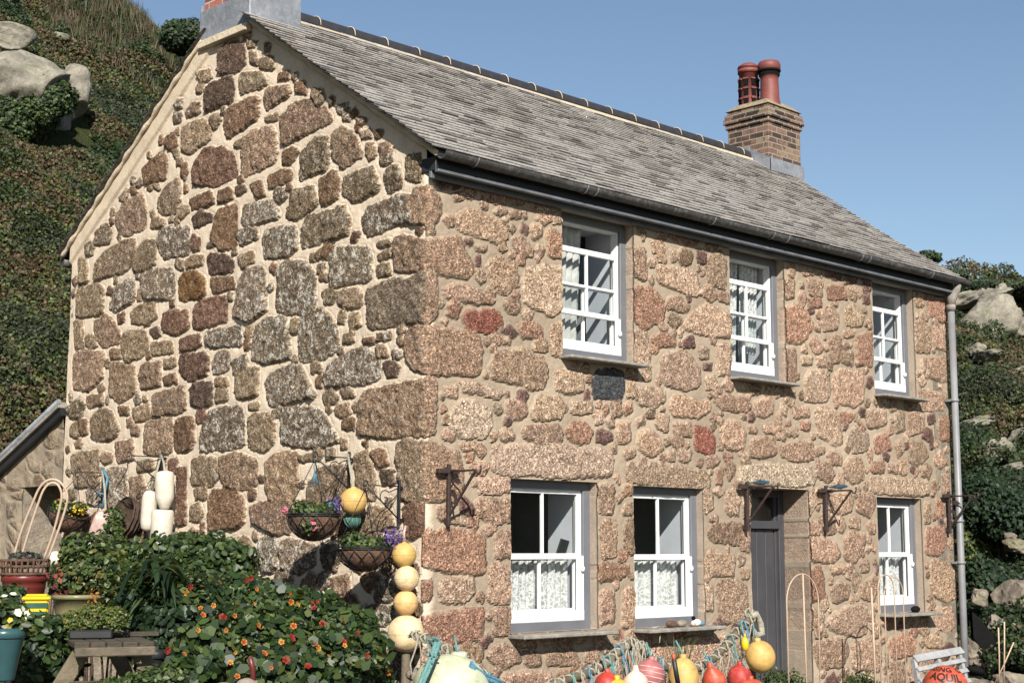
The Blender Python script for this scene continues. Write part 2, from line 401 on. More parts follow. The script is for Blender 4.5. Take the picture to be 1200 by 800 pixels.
STONES = """
d -297,634 -273,636 -256,624 -257,609 -267,604 -299,608 -300,622
g -234,609 -214,606 -210,592 -233,599
d -322,596 -312,602 -277,603 -271,584 -276,576 -319,575
g -267,601 -231,596 -220,581 -263,580
b -205,588 -190,586 -188,578 -205,581
k -225,577 -213,578 -186,571 -186,562 -222,558 -226,565
b -179,574 -165,569 -164,558 -178,564
g -155,561 -141,558 -136,549 -145,546 -157,555
b -287,571 -240,574 -231,569 -236,551 -282,541 -288,554
k -199,545 -181,555 -157,553 -136,541 -121,527 -194,518 -199,533
g -313,568 -297,570 -292,563 -303,555
k -259,532 -244,542 -209,539 -202,513 -208,505 -257,500
r -338,526 -317,539 -290,536 -268,521 -263,503 -299,499 -338,507
o -170,506 -147,518 -129,514 -126,492 -132,485 -169,482
g -122,514 -111,519 -94,510 -85,496 -82,487 -110,482 -121,492
g -87,510 -72,508 -70,502 -83,503
g -78,497 -68,497 -64,486 -72,482 -78,489
k -62,493 -49,492 -43,486 -47,480 -59,483
w -59,482 -43,482 -43,475 -57,475
o -109,474 -67,477 -59,458 -63,453 -92,449 -109,459
b -140,479 -117,481 -112,472 -114,455 -138,454
o -55,468 -37,472 -30,458 -32,451 -51,451
g -27,476 -9,476 -7,453 -25,456
b -217,493 -198,496 -181,494 -181,485 -212,482
g -189,452 -178,475 -146,473 -143,456 -172,446
w -81,435 -71,443 -34,446 -18,443 -13,419 -42,422 -70,417 -79,422
o -165,437 -158,448 -123,448 -103,448 -95,434 -100,424 -149,420 -165,421
b -245,491 -227,493 -219,477 -231,477
b -294,493 -278,495 -270,489 -272,482 -293,482
d -267,494 -254,493 -250,486 -264,484
b -345,494 -304,496 -299,483 -339,483
d -338,476 -325,481 -303,472 -305,466 -335,465
b -303,458 -292,476 -264,476 -262,436 -291,438 -302,448
w -255,474 -206,471 -196,453 -240,453 -254,456
w -263,452 -230,449 -229,439 -257,436
w -222,438 -215,446 -172,442 -170,423 -181,416 -202,417 -219,421
b -193,511 -182,514 -170,509 -183,499 -195,501
g -335,617 -318,618 -309,608 -328,605
b -350,589 -330,589 -331,578 -349,576
g -255,630 -239,626 -242,621 -252,623
g -249,618 -239,615 -237,604 -249,608
g -227,621 -217,617 -219,612 -225,614
w -118,539 -105,538 -103,530 -114,531
w -111,531 -100,529 -100,523 -108,524
g -266,537 -251,539 -256,530 -271,532
g -225,551 -204,550 -203,545 -221,546
g -361,569 -322,570 -308,558 -310,546 -348,539 -360,546
b -430,539 -395,554 -385,541 -387,522 -426,524
w -356,584 -345,589 -331,588 -328,578 -353,577
g -401,505 -387,515 -361,519 -358,498 -368,483 -400,490
k -479,495 -468,510 -431,516 -421,499 -423,478 -462,476 -477,486
g -370,540 -357,537 -358,531 -369,532
g -375,568 -367,570 -368,562
b -355,511 -347,509 -346,502 -354,503
w -454,534 -445,536 -444,527 -455,529
g -414,481 -402,485 -385,481 -387,475 -411,477
w -376,588 -362,585 -364,577 -376,576
w -368,599 -360,597 -362,590 -374,592
g -411,521 -399,519 -398,514 -409,516
g -517,437 -519,455 -493,466 -468,472 -440,470 -439,450 -454,439 -514,437
g -442,436 -441,454 -428,466 -401,464 -400,441 -411,435
w -396,471 -379,473 -342,467 -339,449 -343,441 -388,442 -397,454
r -336,459 -322,452 -324,442 -336,443
g -345,436 -337,438 -316,435 -318,427 -345,427
d -311,429 -307,435 -281,433 -265,423 -267,414 -304,415
f -361,416 -353,424 -331,423 -312,413 -311,400 -319,395 -357,397
w -426,430 -417,436 -370,431 -366,407 -377,401 -421,406
w -487,405 -478,427 -450,430 -441,428 -437,411 -445,404 -479,401
g -555,465 -535,463 -530,439 -550,437
g -555,434 -510,433 -497,425 -498,400 -554,402
b -305,412 -267,409 -263,397 -300,398
w -265,372 -259,404 -247,414 -224,414 -216,405 -212,371 -240,366 -255,368
r -331,368 -327,390 -313,394 -276,392 -273,369 -317,366
r -385,386 -374,389 -340,386 -336,371 -355,364 -383,370
g -445,394 -430,401 -400,399 -396,385 -411,380 -441,384
k -517,395 -488,398 -462,378 -464,368 -492,365 -512,376
g -557,398 -540,398 -535,369 -555,368
g -532,380 -519,382 -507,369 -521,365 -531,370
g -458,371 -450,377 -416,375 -409,357 -421,348 -448,347 -457,358
d -409,374 -393,376 -387,367 -401,365
g -404,361 -366,359 -363,348 -400,349
r -352,360 -320,362 -316,351 -327,347 -350,348
w -309,362 -255,362 -250,344 -274,344 -308,349
w -235,343 -230,360 -215,365 -182,362 -176,326 -214,325 -233,328
r -354,344 -311,343 -302,336 -304,321 -331,318 -350,325
w -297,334 -287,341 -269,339 -268,324 -294,320
w -266,330 -248,335 -241,333 -242,323 -260,320
k -558,364 -531,365 -492,360 -493,335 -521,323 -555,328
k -481,346 -472,348 -432,341 -428,314 -460,305 -476,314
k -425,330 -417,342 -385,342 -384,318 -419,316
g -382,342 -360,343 -357,335 -379,334
b -381,326 -359,327 -354,318 -378,317
g -260,319 -253,323 -223,322 -223,296 -252,295 -260,301
g -291,316 -273,316 -270,308 -291,310
g -290,307 -272,306 -271,295 -290,295
d -333,311 -328,316 -296,314 -294,294 -303,291 -330,295
k -399,309 -342,315 -338,292 -357,289 -396,288
k -434,299 -403,302 -399,287 -428,285
g -527,318 -492,317 -491,307 -523,306
g -518,294 -500,303 -475,300 -458,281 -464,272 -488,269 -514,274
k -411,284 -362,285 -361,254 -371,251 -412,252
b -359,280 -351,285 -326,284 -320,264 -328,254 -352,252 -359,263
w -313,253 -310,269 -297,288 -247,290 -242,251 -306,251
g -239,277 -227,281 -198,277 -197,255 -213,245 -237,251
k -467,267 -430,268 -428,248 -462,248
b -481,362 -461,360 -459,351 -479,352
k -437,283 -419,280 -422,271 -437,273
b -463,302 -441,301 -441,294 -459,295
g -237,290 -222,290 -222,284 -236,285
w -199,369 -198,405 -184,412 -156,408 -144,395 -141,370 -145,361 -184,365
w -123,380 -122,409 -114,415 -73,409 -69,401 -68,381 -93,380
w -215,307 -211,313 -178,320 -162,318 -139,290 -170,287 -207,286
w -166,325 -165,350 -159,361 -134,365 -112,347 -110,331 -118,323 -158,320
w -130,305 -124,313 -92,325 -71,323 -57,314 -56,299 -71,295 -126,297
g -110,376 -81,375 -78,365 -84,359 -101,360 -110,366
g -62,391 -46,391 -44,382 -60,381
g -60,400 -44,402 -43,396 -60,395
g -63,410 -46,411 -44,406 -61,406
g -142,402 -131,403 -131,393 -142,395
g -137,394 -126,394 -126,387 -137,389
g -97,354 -84,354 -81,344 -93,341
g -103,338 -90,340 -90,331 -103,330
d -52,311 -39,311 -32,306 -35,298 -48,299
g -61,325 -47,323 -46,315 -59,317
b -80,333 -63,333 -63,328 -78,328
w -53,334 -43,335 -43,328 -51,329
w -41,319 -31,318 -29,314 -39,313
g -130,292 -117,294 -110,288 -117,281 -128,282
k -108,293 -91,292 -87,286 -104,285
k -114,280 -95,280 -92,272 -103,269 -114,272
g -148,319 -135,318 -133,311 -146,311
w -191,284 -138,280 -121,267 -108,250 -126,246 -169,248 -188,252
b -65,239 -49,241 -43,229 -55,226
d -53,223 -37,224 -36,212 -51,213
g -107,253 -97,251 -97,244 -106,244
b -78,247 -68,248 -70,242
k -38,385 -38,410 -30,412 9,399 9,382 9,372 9,366 3,378 -36,384
K -9,376 -9,400 -9,403 37,410 46,395 51,385 44,378 3,379 -9,376
O -76,373 -36,378 -20,374 7,380 9,375 9,341 3,339 -51,339 -72,341
K -9,356 -9,370 -9,369 6,382 11,378 13,344 3,339 -9,330 -9,327
k -25,330 -12,337 7,333 9,324 9,309 9,292 9,295 -15,302 -23,312
K -9,325 -9,335 6,335 55,336 61,321 59,302 10,297 -9,299 -9,308
k -81,254 -81,280 -71,290 -34,291 4,293 9,289 9,249 -14,249 -50,250
K -9,246 -9,270 -9,280 -9,286 3,294 12,291 11,250 -9,248 -9,245
k -35,241 -26,247 9,242 9,234 9,221 9,197 -29,199
K -9,238 -9,244 11,243 35,238 40,224 38,199 -9,198
k -209,237 -195,243 -165,244 -162,210 -173,200 -205,205
g -148,215 -135,228 -101,231 -92,216 -98,199 -143,199 -150,202
g -87,237 -68,241 -60,220 -59,202 -76,201 -84,213
g -328,243 -309,247 -286,244 -282,225 -292,218 -324,221
k -281,244 -258,247 -223,240 -221,218 -237,214 -274,218
b -298,205 -292,215 -252,216 -239,204 -240,184 -255,179 -296,179
g -328,202 -312,203 -306,194 -312,186 -328,188
g -321,216 -300,217 -300,207 -319,207
k -231,198 -212,203 -173,201 -167,183 -174,174 -197,174 -226,184
w -220,169 -206,173 -190,170 -189,146 -205,140 -217,148
w -185,166 -174,170 -138,164 -137,149 -159,140 -182,146
g -262,170 -235,172 -225,156 -229,147 -254,151
g -69,197 -39,192 -35,174 -67,180
w -58,134 -38,139 -34,122 -58,119
k -116,138 -91,140 -90,126 -111,125
w -74,116 -34,117 -34,107 -50,102 -70,109
g -163,240 -147,240 -145,235 -160,235
w -480,242 -443,242 -438,202 -474,198
r -354,238 -336,237 -333,184 -349,184
g -556,258 -497,262 -492,236 -495,224 -540,224
k -437,230 -413,233 -404,217 -408,193 -431,196
g -423,246 -394,246 -390,237 -422,236
k -17,449 2,447 9,436 9,422 9,415 -21,421
K -9,444 2,448 14,441 16,428 9,418 -9,415
x 2,459 33,462 35,453 16,448
p 60,456 86,461 88,447 62,447
p 92,459 107,460 109,451 92,448
p 33,428 44,436 62,435 84,431 90,418 77,412 48,416 33,417
p 66,393 77,400 99,399 104,381 88,371 69,375
l 107,382 114,397 158,404 157,366 141,359 109,366
p 95,419 107,422 120,414 118,407 99,408
q 136,430 146,434 158,428 158,411 138,411
Q 37,348 48,353 80,356 84,344 70,337 44,337
q 101,346 114,351 132,346 130,337 107,336
p 141,350 157,355 157,324 143,326
p 18,367 34,373 51,370 75,365 73,362 44,358 20,361
l 144,448 154,451 155,440 145,439
p 51,407 66,407 64,403 53,402
p 28,446 40,448 40,443 30,441
p 92,441 107,444 105,438 92,436
p 251,434 267,435 269,407 252,406
q 251,396 278,400 296,388 293,369 264,360 250,368
l 250,356 268,358 272,340 254,333
p 276,442 293,446 295,436 279,433
p 255,450 268,451 265,442
q 294,455 320,459 346,457 344,450 310,448
l 284,419 293,422 343,423 347,404 342,399 304,402 286,405
l 320,370 349,390 357,395 392,390 394,365 366,363 327,365
p 353,409 367,413 375,404 367,398 355,400
p 299,392 318,395 332,387 327,383 299,383
q 276,354 299,359 310,354 308,348 280,347
x 320,355 336,360 339,351 322,348
l 289,333 298,341 326,345 348,329 345,315 326,309 293,311 289,319
l 372,355 393,358 394,328 372,326
l 346,350 358,351 359,342 348,341
x 351,337 363,338 363,331 353,331
l 355,322 367,326 372,317 364,312 355,312
l 270,304 290,307 295,299 283,289 270,290
p 430,305 460,312 462,295 446,291 433,293
p 496,305 524,307 526,296 498,294
l 476,305 487,304 484,295 474,297
q 483,405 506,410 528,402 537,390 515,371 484,369
p 484,363 504,365 503,330 485,330
l 517,334 526,345 561,346 566,328 559,314 518,312
p 570,342 585,350 629,352 630,319 614,313 571,315
p 549,408 570,417 585,405 578,392 554,388
l 595,416 614,422 633,412 628,399 600,400
p 563,382 587,386 585,357 564,357
q 615,387 650,398 648,359 616,356
q 562,437 596,441 602,428 565,423
p 483,434 504,435 503,416 484,415
q 528,419 550,422 552,412 529,411
p 516,456 537,457 539,446 519,443
x 557,455 594,458 590,446 560,447
x 597,453 625,455 621,448 596,444
l 605,439 618,442 620,428 607,428
l 535,303 553,309 583,302 587,272 569,268 540,280
q 583,304 607,307 607,297 588,293
p 593,392 615,395 612,388 593,386
n 596,276 612,291 637,285 636,268 605,263
q 647,282 673,287 681,270 649,265
p 632,309 671,313 675,298 637,290
l 478,281 503,284 503,275 480,275
q 509,291 529,291 527,282 509,283
l 512,357 532,359 532,351 513,349
p 541,360 559,361 558,351 540,350
x 631,452 648,458 648,440 632,438
p 742,454 760,453 762,439 743,435
q 769,450 815,454 813,426 801,424 770,428
p 741,416 752,420 775,416 772,385 740,383
p 780,417 813,419 810,390 778,390
p 769,380 810,384 811,357 796,353 767,356
p 751,375 763,378 761,362 751,358
p 744,340 795,341 799,320 748,317
q 784,310 813,314 814,285 782,284
x 761,312 778,314 778,304 762,304
p 717,309 731,316 753,314 754,294 718,286
n 690,310 709,314 710,292 691,288
l 637,238 678,239 757,238 759,221 672,220 636,223
q 748,186 787,188 789,164 772,155 745,156
p 754,149 812,148 810,105 787,102 754,112
p 747,213 759,215 760,192 746,191
q 771,217 790,217 788,199 773,197
p 756,95 799,99 803,74 790,68 760,75
p 736,67 772,64 774,53 738,55
q 659,64 690,72 718,62 711,47 666,46
p 660,44 688,39 692,19 659,21
L 402,240 443,245 534,244 533,226 461,224 402,224
l 350,216 363,215 362,200 351,194
k 355,176 366,185 407,186 411,171 400,166 361,169
p 348,148 357,161 386,157 397,153 394,137 356,138
p 365,122 368,132 399,133 414,127 413,98 397,90 372,94
l 347,128 360,127 359,104 349,105
p 405,142 419,142 419,134 407,135
p 402,179 421,182 420,158 406,161
p 506,166 521,173 565,169 575,155 559,148 515,150
p 581,172 592,180 624,178 617,158 601,148 580,152
q 504,139 539,145 545,111 503,109
p 553,119 568,130 589,124 583,110 557,107
p 554,144 580,144 582,138 556,137
p 610,123 637,135 647,123 636,108 609,111
l 543,86 562,99 609,105 622,103 620,74 596,72 551,80
p 498,99 527,101 531,83 502,79
p 520,67 576,73 585,59 574,43 529,42
p 591,64 628,68 646,62 645,33 589,39
p 314,81 384,83 386,65 354,62 313,56
q 367,236 378,238 378,222 368,222
p 502,187 521,189 526,178 506,177
p 593,193 614,194 613,184 592,184
L 72,244 136,249 220,246 219,225 146,221 95,222 73,224
l 239,237 305,238 358,232 358,218 305,218 239,220
p 200,216 211,218 221,216 221,192 201,192
p 203,183 214,187 224,185 224,155 205,154
q 199,147 210,149 241,147 241,141 224,134 201,135
p 201,124 210,127 220,125 221,99 202,97
k 236,186 247,188 249,156 234,161
p 233,200 246,201 246,192 233,192
q 233,217 246,218 246,210 235,209
p 231,122 241,129 248,124 249,93 231,94
p 133,77 170,76 174,65 135,67
p 181,77 200,77 201,66 182,67
p 84,62 108,63 140,60 143,52 85,55
p 268,75 303,76 331,70 322,56 268,59
q -6,172 4,176 63,175 64,143 57,141 18,145 -5,150
l 18,137 33,140 51,140 54,126 42,119 18,121 16,129
q -1,110 27,114 62,114 62,91 30,88 2,93
l 57,217 92,219 93,206 57,206
p 53,198 60,201 92,200 93,183 72,182 55,188
p 75,174 93,176 93,154 77,155
p 69,147 78,151 93,147 93,118 75,118 68,123
p 74,113 93,114 93,92 75,94
p 66,78 79,85 100,80 105,72 82,67
p 107,78 128,75 128,67 110,68
q -2,137 7,138 8,123 -3,120
l 28,187 40,188 42,180 27,181
p 70,309 74,320 94,324 108,328 122,323 133,321 138,310 133,295 117,293 92,298 72,299
l 146,309 164,313 181,313 183,297 159,293 147,296
X 193,307 201,317 234,318 237,301 231,294 196,292
l 38,294 64,294 85,289 82,284 59,286 40,286
L 26,265 36,278 55,279 70,273 71,259 62,250 36,250 26,256
p 88,282 112,282 112,270 97,268 88,272
p 118,277 124,287 150,289 163,282 154,273 131,268 119,269
n 74,278 81,279 83,272 77,270
l 166,287 193,289 194,281 178,276 167,279
q 160,264 169,270 186,268 193,262 188,254 168,251 161,257
p 108,261 152,265 156,258 154,251 121,249 109,253
p 81,255 94,258 99,252 85,248
l 196,281 206,281 207,271 197,270
x 199,264 219,264 221,256 200,253
p 226,272 244,275 245,256 228,254
p 37,244 55,245 56,241 40,240
q 43,235 53,237 51,230 44,231
p 21,289 34,290 34,282 24,282
l 252,350 273,349 274,313 264,313 262,326 251,329
l 252,304 270,307 294,305 294,296 284,292 258,290 252,296
p 300,292 304,301 319,304 344,299 360,299 361,294 344,285 319,283 304,284
p 365,301 384,308 414,309 425,300 414,293 384,294
q 233,289 246,290 248,285 237,280
p 253,256 257,266 272,268 284,262 291,252 276,245 257,249
l 279,282 299,282 297,268 284,270
p 253,276 262,280 265,274 255,271
p 305,276 329,278 331,266 308,267
Q 337,276 349,276 368,267 366,249 338,253 336,265
p 375,274 386,284 402,285 416,273 412,259 391,255 377,262
p 237,248 250,251 252,244 239,241
l 310,254 330,252 331,243 313,242
p 360,287 370,290 371,283 362,282
q 380,251 393,251 393,247 382,246
l 295,249 305,251 306,242 295,241
p 242,309 251,310 249,296 241,295
p 422,266 435,270 461,270 466,257 448,250 423,251
p 472,262 481,266 508,269 529,272 533,253 495,249 475,254
p 441,283 467,285 467,275 447,275
p 419,280 434,280 434,275 420,274
p 586,248 598,259 621,258 627,246 623,235 603,229 587,237
p 556,259 572,263 585,257 581,249 562,249
q 639,254 665,256 666,245 640,244
p 675,254 694,254 692,245 674,245
l 384,217 402,219 407,211 402,193 389,193 382,201
p 411,211 423,215 421,192 410,192
l 481,203 502,214 521,219 538,208 519,195 487,196
p 551,217 596,221 602,213 598,200 569,198 550,204
p 609,220 642,220 645,210 631,195 608,202
p 501,188 534,190 537,176 507,178
"""
# ------------------------------------------------------------------ terrain
def vnoise2(x, y, seed=0):
    """smooth value noise, arrays in, 0..1 out"""
    t = np.random.default_rng(seed).random((256, 256))
    xi = np.floor(x).astype(int); yi = np.floor(y).astype(int); fx = x-xi; fy = y-yi
    fx = fx*fx*(3-2*fx); fy = fy*fy*(3-2*fy)
    a = t[xi & 255, yi & 255]; b = t[(xi+1) & 255, yi & 255]; c = t[xi & 255, (yi+1) & 255]; d = t[(xi+1) & 255, (yi+1) & 255]
    return a*(1-fx)*(1-fy)+b*fx*(1-fy)+c*(1-fx)*fy+d*fx*fy
def fbm(x, y, seed=0, oct=4, rough=.5):
    s = 0; a = 1; w = 0
    for o in range(oct):
        s = s+a*vnoise2(x*2**o+17.3*o, y*2**o+5.1*o, seed+o); w += a; a *= rough
    return s/w
# compass direction (degrees from +x) -> how the hill rises behind the cottage
AZ = [-60, 10, 22, 26.2, 27.7, 29.5, 31.5, 36, 41, 50, 54, 57.2, 59.5, 64.8, 72, 90, 150]
SK = [3, 7.5, 9.9, 10.3, 10.7, 11.5, 11.8, 11.8, 12.5, 16.0, 17.2, 18.4, 20.6, 23.0, 25, 25, 15]
R0 = [30, 22, 19, 18.6, 18.6, 19.5, 22, 27, 27, 26, 22, 20.5, 19.5, 18.8, 18.5, 18, 18]
R1 = [70, 52, 46, 45, 44, 44, 44, 44, 44, 42, 41, 40, 39, 38, 36, 34, 34]
def hill_h(x, y):
    dx = x-CAM[0]; dy = y-CAM[1]; r = np.hypot(dx, dy); az = np.degrees(np.arctan2(dy, dx))
    az = np.where(az < -60, az+360, az); az = np.where(az > 150, np.where(az > 225, -60, 150), az)
    sk = np.interp(az, AZ, SK); r0 = np.interp(az, AZ, R0); r1 = np.interp(az, AZ, R1)
    top = 1.6+np.tan(np.radians(sk))*r1-1.2
    t = np.clip((r-r0)/(r1-r0), 0, 1)
    h = top*(t**.92)
    t2 = np.clip((r-r1)/60, 0, 3); h = h+t2*1.5 - np.clip(t2, 0, 1)**2*0.5
    b = np.clip((r-r0+1)/6, 0, 1)
    h = h + b*(1.3*(fbm(x*.22, y*.22, 3, 3)-.5)+1.1*(fbm(x*.8, y*.8, 9, 3)-.45))
    # the raised garden bed in front of the gable
    g = np.exp(-(((x+2.3)/1.6)**2+((y-2.5)/3.6)**2)**2)*.38
    return np.where(r < r0, 0, 0)+h*(r > r0-1)+g
def build_hill():
    az = np.radians(np.concatenate([np.linspace(-60, 20, 30)[:-1], np.linspace(20, 34, 60)[:-1], np.linspace(34, 52, 40)[:-1], np.linspace(52, 70, 110)[:-1], np.linspace(70, 150, 40)]))
    rr = np.concatenate([np.linspace(15, 50, 130), np.geomspace(51, 260, 40)])
    A, Rr = np.meshgrid(az, rr, indexing='ij'); X = CAM[0]+Rr*np.cos(A); Y = CAM[1]+Rr*np.sin(A); Z = hill_h(X, Y)-.05
    n, m = A.shape; I = np.arange(n*m).reshape(n, m)
    Fc = np.stack([I[:-1, :-1], I[1:, :-1], I[1:, 1:], I[:-1, 1:]], -1).reshape(-1, 4)[:, ::-1]
    me = npmesh('hillside', np.stack([X, Y, Z], -1).reshape(-1, 3), Fc, smooth=True)
    tag(link_mesh('hillside', me, MAT['ground']), kind='structure')
build_hill()
g = MB(); n = 60
vs = [[g.bm.verts.new((x, y, float(hill_h(np.array(x*1.), np.array(y*1.)))-0.02 if (abs(x) < 12 and abs(y) < 12 and np.hypot(x-CAM[0], y-CAM[1]) < 16) else -.06)) for y in np.concatenate([[-400,-60,-25], np.linspace(-14, 12, 53), [30, 90, 400]])] for x in np.concatenate([[-400,-60,-25], np.linspace(-14, 12, 53), [30, 90, 400]])]
for i in range(len(vs)-1):
    for j in range(len(vs[0])-1):
        f = g.bm.faces.new((vs[i][j], vs[i+1][j], vs[i+1][j+1], vs[i][j+1])); f.smooth = True
tag(g.build('ground', MAT['gravel']), kind='structure')
def hill_point(px, py):
    d = ray(px, py); t = 14.0
    while t < 120:
        p = CAM+d*t
        if hill_h(p[0], p[1])-.05 > p[2]: break
        t += .1
    return p, t

# ------------------------------------------------------------------ leaves
LEAF = {
 'oval': (np.array([(0,0,0),(.30,.35,.05),(.26,.75,.02),(0,1,-.06),(-.26,.75,.02),(-.30,.35,.05)]), [(0,1,2,3),(0,3,4,5)]),
 'round': (np.array([(0,0,0),(.5,.12,.06),(.56,.62,.03),(0,1,.05),(-.56,.62,.03),(-.5,.12,.06)]), [(0,1,2,3),(0,3,4,5)]),
 'blade': (np.array([(-.07,0,0),(.07,0,0),(.075,.5,.12),(-.075,.5,.12),(.01,1,0),(-.01,1,0)]), [(0,1,2,3),(3,2,4,5)]),
 'card': (np.array([(-.5,0,0),(.5,.1,.1),(.35,1,0),(-.4,.9,-.1)]), [(0,1,2,3)]),
}
def leaf_mesh(name, P, size, kind, colors, nrm=None, jitter=1.0, wid=None):
    T, Fs = LEAF[kind]; N = len(P); k = len(T)
    nv = rng.normal(size=(N,3)) if nrm is None else nrm+rng.normal(size=(N,3))*jitter*.6
    nv /= np.linalg.norm(nv, axis=1, keepdims=True)+1e-9
    t = rng.normal(size=(N,3)); t -= nv*(t*nv).sum(1, keepdims=True); t /= np.linalg.norm(t, axis=1, keepdims=True)+1e-9
    s = np.cross(t, nv); sz = size if isinstance(size, np.ndarray) else size*rng.uniform(.6, 1.35, N)
    w = np.ones(N) if wid is None else wid
    V = P[:,None,:] + (s[:,None,:]*T[None,:,0,None]*w[:,None,None] + t[:,None,:]*(T[None,:,1,None]-.4) + nv[:,None,:]*T[None,:,2,None])*sz[:,None,None]
    F0 = np.array(Fs); Fc = (F0[None]+np.arange(N)[:,None,None]*k).reshape(-1, 4)
    C = np.repeat(np.concatenate([colors, np.ones((N,1))], 1)[:,None,:], k, 1).reshape(-1, 4)
    return npmesh(name, V.reshape(-1,3), Fc, C)
def pal(N, cols, w=None, vary=.25):
    c = np.array(cols); i = rng.choice(len(c), N, p=w); return np.clip(c[i]*rng.uniform(1-vary, 1+vary, (N,1)), 0, 1)
GREEN = [(.017,.034,.009),(.028,.050,.013),(.012,.026,.008),(.048,.070,.020)]
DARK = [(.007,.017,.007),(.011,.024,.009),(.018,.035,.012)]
LIGHT = [(.060,.085,.022),(.042,.065,.016),(.085,.105,.032)]
def blob_pts(N, blobs, shell=.55):
    """points in a union of ellipsoids, denser towards the skin, with a lumpy outline"""
    vol = np.array([b[1][0]*b[1][1]*b[1][2] for b in blobs])**.67; i = rng.choice(len(blobs), N, p=vol/vol.sum())
    c = np.array([b[0] for b in blobs])[i]; r = np.array([b[1] for b in blobs])[i]
    d = rng.normal(size=(N,3)); d /= np.linalg.norm(d, axis=1, keepdims=True)
    ln = .58+.75*fbm(d[:,0]*3+i*7.1+20, d[:,2]*3+d[:,1]*2+20, 5, 4, .65)
    rad = (shell+(1-shell)*rng.random(N)**.6)*ln
    return c+d*r*rad[:,None], d
def foliage(name, blobs, N, size, kind, cols, parent=None, w=None, mat_='leaf', shell=.5, jitter=1.0, zmin=None, vary=.3):
    P, d = blob_pts(N, blobs, shell)
    if zmin is not None: m = P[:,2] > zmin; P = P[m]; d = d[m]
    nrm = d+np.array([-.25,-.35,.5])
    me = leaf_mesh(name, P, size, kind, pal(len(P), cols, w, vary), nrm, jitter)
    return link_mesh(name, me, MAT[mat_], parent)

# scrub over the hillside: bracken, gorse, ivy: far too many to count
BOULD = []
def scrub(name, azr, N, rmax, label_seed):
    az = np.radians(rng.uniform(azr[0], azr[1], N)); u = rng.random(N)
    r0 = np.interp(np.degrees(az), AZ, R0)-.5; r = r0+(rmax-r0)*u**1.15
    X = CAM[0]+r*np.cos(az); Y = CAM[1]+r*np.sin(az)
    lump = fbm(X*.45+40, Y*.45, 21, 4, .6)
    Z = hill_h(X, Y)+np.clip((lump-.46)*2.6, 0, np.where(np.degrees(az) < 40, .5, 1.25))*rng.random(N)**.4+rng.uniform(-.05, .12, N)
    keep = np.ones(N, bool)
    for c, rad, ivy in BOULD:
        q = np.array([X-c[0], Y-c[1], (Z-c[2])]); dd = np.sqrt(q[0]**2+q[1]**2+q[2]**2*1.3); keep &= (dd > rad*1.35)
    X, Y, Z, az = X[keep], Y[keep], Z[keep], az[keep]; N = len(X)
    P = np.stack([X, Y, Z], -1)
    f = fbm(X*.22+9, Z*.45+Y*.15, 31, 5, .6); f2 = fbm(X*.9, Y*.9+Z, 41, 3)
    up = np.clip((Z/ (np.interp(np.degrees(az), AZ, SK)*.75)), 0, 1)
    cols = np.array([(.022,.042,.013),(.048,.070,.018),(.085,.058,.028),(.125,.080,.042),(.095,.120,.028),(.035,.048,.020)])
    g1 = f+.28*(f2-.5)+rng.normal(0, .045, N)+.05*(up-.5)
    idx = np.digitize(g1, [.43, .505, .55, .61, .66])
    C = cols[idx]*rng.uniform(.25, .95, (N,1))
    me = leaf_mesh(name, P, rng.uniform(.020, .052, N)*(.7+r[keep]/60), 'card', np.clip(C, 0, 1), np.tile([-.55,-.6,.75], (N,1)), 1.3)
    return tag(link_mesh(name, me, MAT['scrub']), 'low dark green and rust coloured scrub covering the '+label_seed, 'scrub', kind='stuff')
# tall dry bracken along the skyline on the left
def bracken():
    N = 6500; az = np.radians(rng.uniform(57.5, 63, N)); r = rng.uniform(35, 40.5, N)
    X = CAM[0]+r*np.cos(az); Y = CAM[1]+r*np.sin(az); H = rng.uniform(.15, .42, N)
    P = np.stack([X, Y, hill_h(X, Y)+H*.35+.1], -1)
    C = pal(N, [(.07,.045,.026),(.045,.032,.018),(.095,.068,.04),(.04,.05,.015),(.03,.04,.012)], None, .35)
    T, Fs = LEAF['blade']; k = len(T)
    lean = rng.normal(0, .18, (N,2)); t = np.stack([lean[:,0], lean[:,1], np.ones(N)], -1); s = np.stack([rng.normal(size=N), rng.normal(size=N), np.zeros(N)], -1); s /= np.linalg.norm(s, axis=1, keepdims=True)
    V = P[:,None,:]+(s[:,None,:]*T[None,:,0,None]*.35+t[:,None,:]*(T[None,:,1,None]-.4))*H[:,None,None]
    Fc = (np.array(Fs)[None]+np.arange(N)[:,None,None]*k).reshape(-1,4); Cc = np.repeat(np.concatenate([C, np.ones((N,1))], 1)[:,None,:], k, 1).reshape(-1,4)
    tag(link_mesh('dry_bracken', npmesh('dry_bracken', V.reshape(-1,3), Fc, Cc), MAT['scrub']), 'dry brown bracken stems along the skyline left of the cottage', 'bracken', kind='stuff')
bracken()

# bushes one can tell apart
def bush(name, px, py, D, rx, rz, cols, N, size, label, cat='bush', ry=None, group=None):
    p = PD(px, py, D); root = empty(name, (p.x, p.y, p.z-rz)); tag(root, label, cat, group)
    bl = [((p.x+random.uniform(-.5,.5)*rx, p.y+random.uniform(-.5,.5)*rx, p.z+random.uniform(-.35,.35)*rz), (rx*.6, (ry or rx)*.6, rz*.7)) for _ in range(6)]+[((p.x, p.y, p.z), (rx*.8, (ry or rx)*.8, rz*.85))]
    foliage('foliage', bl, N, size, 'card', cols, root, mat_='scrub', shell=.45)
    m = MB()
    for k in range(4): m.tube([(p.x, p.y, p.z-rz*1.2), (p.x+random.uniform(-.3,.3)*rx, p.y+random.uniform(-.3,.3)*rx, p.z-rz*.3), (p.x+random.uniform(-.6,.6)*rx, p.y+random.uniform(-.6,.6)*rx, p.z+rz*.3)], [.05, .035, .015], 6)
    m.build('stem', MAT['twig'], root)
